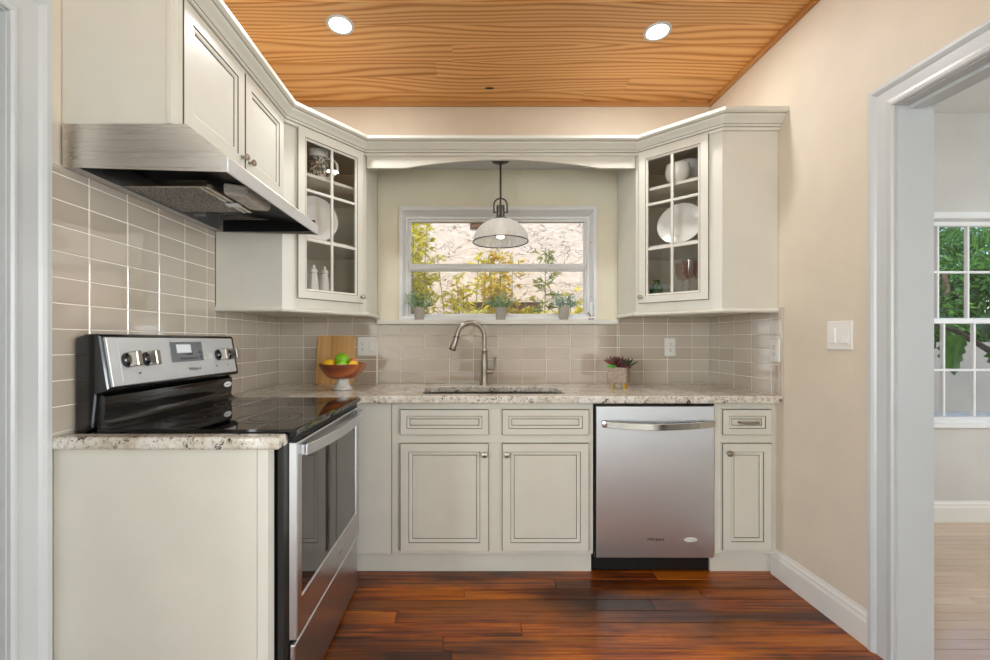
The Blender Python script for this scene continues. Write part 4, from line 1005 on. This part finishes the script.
# ------------------------------------------------------------------ outside
gd = struct(MB().box(-30, 30, 3.0, 40, -.45, -.35).build('ground', 'ground'))
gd2 = struct(MB().box(-30, 30, -40, -4.75, -.45, -.35).build('ground', 'ground'))
sw = struct(MB().box(-4.5, 2.35, 4.95, 5.15, -.35, 5.2).build('wall_neighbour', 'stucco'))
for (x0, x1, z0, z1, lb) in ((-.075, .235, 1.555, 1.655, 'low brown vent in the stucco wall behind the faucet'), (.46, .81, 1.555, 1.655, 'low brown vent in the stucco wall behind the golden bamboo and slender sapling'), (.0, .24, 2.505, 2.575, 'high brown vent in the stucco wall behind the pendant shade')):
    vt = thing('wall_vent', lb, 'vent', ((x0 + x1) / 2, 4.945, z0), 'vents in the stucco wall')
    MB().rings((x0, 4.952, z0), (1, 0, 0), (0, -1, 0), x1 - x0, z1 - z0, [(0, 0, 0), (0, .02, 0), (.012, .02, 0), (.014, .004, 0)]).build('frame', 'vent_brown', vt)
    for k in range(3):
        zz = z0 + .02 + (z1 - z0 - .04) * (k + .5) / 3; MB().box(x0 + .014, x1 - .014, 4.935, 4.95, zz - .006, zz + .004).build('slat', 'vent_brown', vt)
def bamboo(x, y, h, ns, spread, dens, mat, label, seed, lmin=.3, LL=(.045, .085)):
    random.seed(seed); t = thing('bamboo_plant', label, 'plant', (x, y, -.35), 'bamboo growing outside the kitchen window')
    st = MB(); lf = MB()
    for i in range(ns):
        a = random.uniform(0, 2 * PI); r = random.uniform(0, spread * .4); b = Vector((x + r * math.cos(a), y + r * math.sin(a), -.35)); hh = h * random.uniform(.75, 1)
        top = b + Vector((random.uniform(-1, 1) * spread * .6, random.uniform(-.5, .5) * spread * .6, hh))
        st.tube([b, b.lerp(top, .5) + Vector((random.uniform(-.03, .03), 0, 0)), top], [.007, .006, .003], 5)
        for k in range(int(dens * 1.7)):
            f = random.uniform(lmin, 1.0); q = b.lerp(top, f); a = random.uniform(0, 2 * PI)
            bd_ = Vector((math.cos(a), math.sin(a) * .7, random.uniform(.0, .7))); bl = random.uniform(.05, .22) * (1.15 - f * .6); e = q + bd_ * bl
            st.tube([q, e], [.002, .001], 3)
            for m in range(8):
                dd = bd_ + Vector((random.uniform(-.9, .9), random.uniform(-.9, .9), random.uniform(-.7, .5)))
                leaf(lf, q.lerp(e, random.uniform(.4, 1)), dd, random.uniform(*LL), random.uniform(.011, .018), droop=.25)
    st.build('stems', 'leaf_olive', t); o = lf.build('foliage', mat, t); o['kind'] = 'stuff'
bamboo(-.62, 3.95, 2.95, 13, .36, 60, 'leaf_bamboo', 'tall dense yellow-green bamboo clump against the stucco wall at the left window jamb', 31)
bamboo(.02, 4.25, 2.45, 8, .42, 34, 'leaf_bamboo', 'loose yellow-green bamboo clump in front of the stucco wall behind the faucet', 32)
bamboo(.36, 4.20, 2.52, 8, .36, 42, 'leaf_bamboo_gold', 'golden leaved bamboo clump behind the middle sill plant', 33)
bamboo(.72, 4.10, 2.55, 1, .03, 60, 'leaf_olive', 'single slender olive green sapling with whorled narrow leaves', 34, .2, (.05, .085))
bamboo(1.10, 4.3, 2.05, 8, .36, 34, 'leaf_bamboo', 'low yellow-green bamboo at the window crank end', 35)
bamboo(.55, 4.45, 1.90, 12, .70, 34, 'leaf_bamboo', 'low spreading bamboo hedge at the foot of the stucco wall', 36, .6)
bamboo(-.25, 4.4, 2.2, 5, .35, 30, 'leaf_bamboo_gold', 'thin golden bamboo stems between the dense clump and the loose one', 37, .5)

# outside the side room: garden wall, trees, leafy branch
gw = MB().box(2.4, 12, 5.6, 5.8, -.35, 1.19).build('garden_wall', 'garden_wall'); tag(gw, 'low grey rendered garden wall outside the side room window', 'wall')
def tree(x, y, z0, h, r, n, mats, label, seed, L=(.16, .34), W=(.05, .10)):
    random.seed(seed); t = thing('tree', label, 'tree', (x, y, z0), 'trees beyond the garden wall')
    MB().tube([(x, y, z0), (x + .1, y, z0 + h * .45), (x, y, z0 + h * .8)], [.11, .08, .04], 8).build('trunk', 'bark', t, smooth=True)
    lf = MB()
    cl = [(random.uniform(-.9, .9) * r, random.uniform(-.7, .7) * r, random.uniform(.22, .95) * h, random.uniform(.35, .6) * r) for _ in range(20)]  # leaf clusters
    for i in range(n):
        c = random.choice(cl); d = Vector((random.gauss(0, 1), random.gauss(0, 1), random.gauss(0, 1))).normalized()
        p = Vector((x + c[0], y + c[1], z0 + c[2])) + d * c[3] * random.uniform(.5, 1)
        leaf(lf, p, d + Vector((0, 0, -.2)), random.uniform(*L), random.uniform(*W), random.randrange(len(mats)), droop=.3)
    o = lf.build('foliage', mats, t); o['kind'] = 'stuff'
tree(8.0, 7.2, -.35, 3.4, .95, 7000, ['leaf_tree', 'leaf_dark'], 'bushy bright green tree just beyond the garden wall', 41, (.08, .17), (.03, .06))
tree(9.9, 8.1, -.35, 3.5, 1.0, 7000, ['leaf_tree', 'leaf_palm'], 'leafy green tree with yellowish crown beyond the garden wall', 42, (.08, .17), (.03, .06))
tree(11.0, 10.3, -.35, 4.7, 1.2, 6000, ['leaf_palm', 'leaf_tree'], 'taller blue-green feathery tree in the far garden', 43, (.2, .4), (.02, .04))
tree(13.4, 11.4, -.35, 4.9, 1.3, 6000, ['leaf_palm'], 'pale feathery palm-like tree against the sky', 44, (.2, .4), (.02, .04))
tree(14.6, 13.6, -.35, 4.6, 1.6, 6000, ['leaf_dark', 'leaf_tree'], 'broad dark green tree at the far end of the garden', 45, (.15, .3), (.05, .10))
random.seed(51)
br = thing('leafy_branch', 'dark branch with big lobed green leaves hanging across the side room window', 'branch', (4.2, 3.9, 1.1))
bp_ = [(4.05, 3.75, 1.36), (4.28, 3.75, 1.29), (4.58, 3.75, 1.11), (5.1, 3.75, .92), (6.0, 3.9, .84)]
MB().tube(bp_, [.012, .02, .026, .03, .035], 8).build('bough', 'bark', br, smooth=True)
def big_leaf(p, d, L, W, mat):
    p = Vector(p); d = Vector(d).normalized(); s = Vector((d.z, 0, -d.x)); 
    if s.length < .1: s = Vector((1, 0, 0))
    s.normalize(); nn = d.cross(s)
    outl = [(0, 0)] + [(L * f, W * w) for f, w in ((.08, .25), (.2, .48), (.27, .36), (.38, .52), (.46, .36), (.58, .46), (.66, .30), (.78, .32), (.88, .18), (1, 0))]
    vs = [p + d * a + nn * (.03 * math.sin(a / L * 3)) for a, _ in outl]; k = len(outl)
    vs += [p + d * a + s * b + nn * (.03 * math.sin(a / L * 3) + b * .25) for a, b in outl] + [p + d * a - s * b + nn * (.03 * math.sin(a / L * 3) + b * .25) for a, b in outl]
    fs = []
    for i in range(k - 1): fs.append([i, i + 1, k + i + 1, k + i]); fs.append([i + 1, i, 2 * k + i, 2 * k + i + 1])
    MB().add(vs, fs).build('leaf', mat, br)
for (p, d, L, W) in (((4.28, 3.72, 1.26), (-.15, 0, -1), .36, .26), ((4.05, 3.72, 1.25), (-.5, .1, -.8), .32, .24), ((4.62, 3.72, 1.20), (.25, 0, -.9), .28, .22), ((4.45, 3.75, 1.30), (.9, .1, .25), .55, .2),
                     ((4.3, 3.80, 1.33), (-.9, 0, .5), .45, .2), ((4.7, 3.70, 1.28), (.9, .1, .5), .5, .2), ((3.95, 3.75, 1.25), (-.9, .1, -.2), .35, .22), ((4.9, 3.75, 1.12), (.7, 0, .6), .45, .22)):
    big_leaf(p, d, L, W, 'leaf_tree' if random.random() < .5 else 'leaf_dark')
# garden behind the living room
tree(-.6, -8.0, -.35, 1.7, 1.0, 1500, ['leaf_tree', 'leaf_dark'], 'green tree outside the living room window behind the camera', 61)
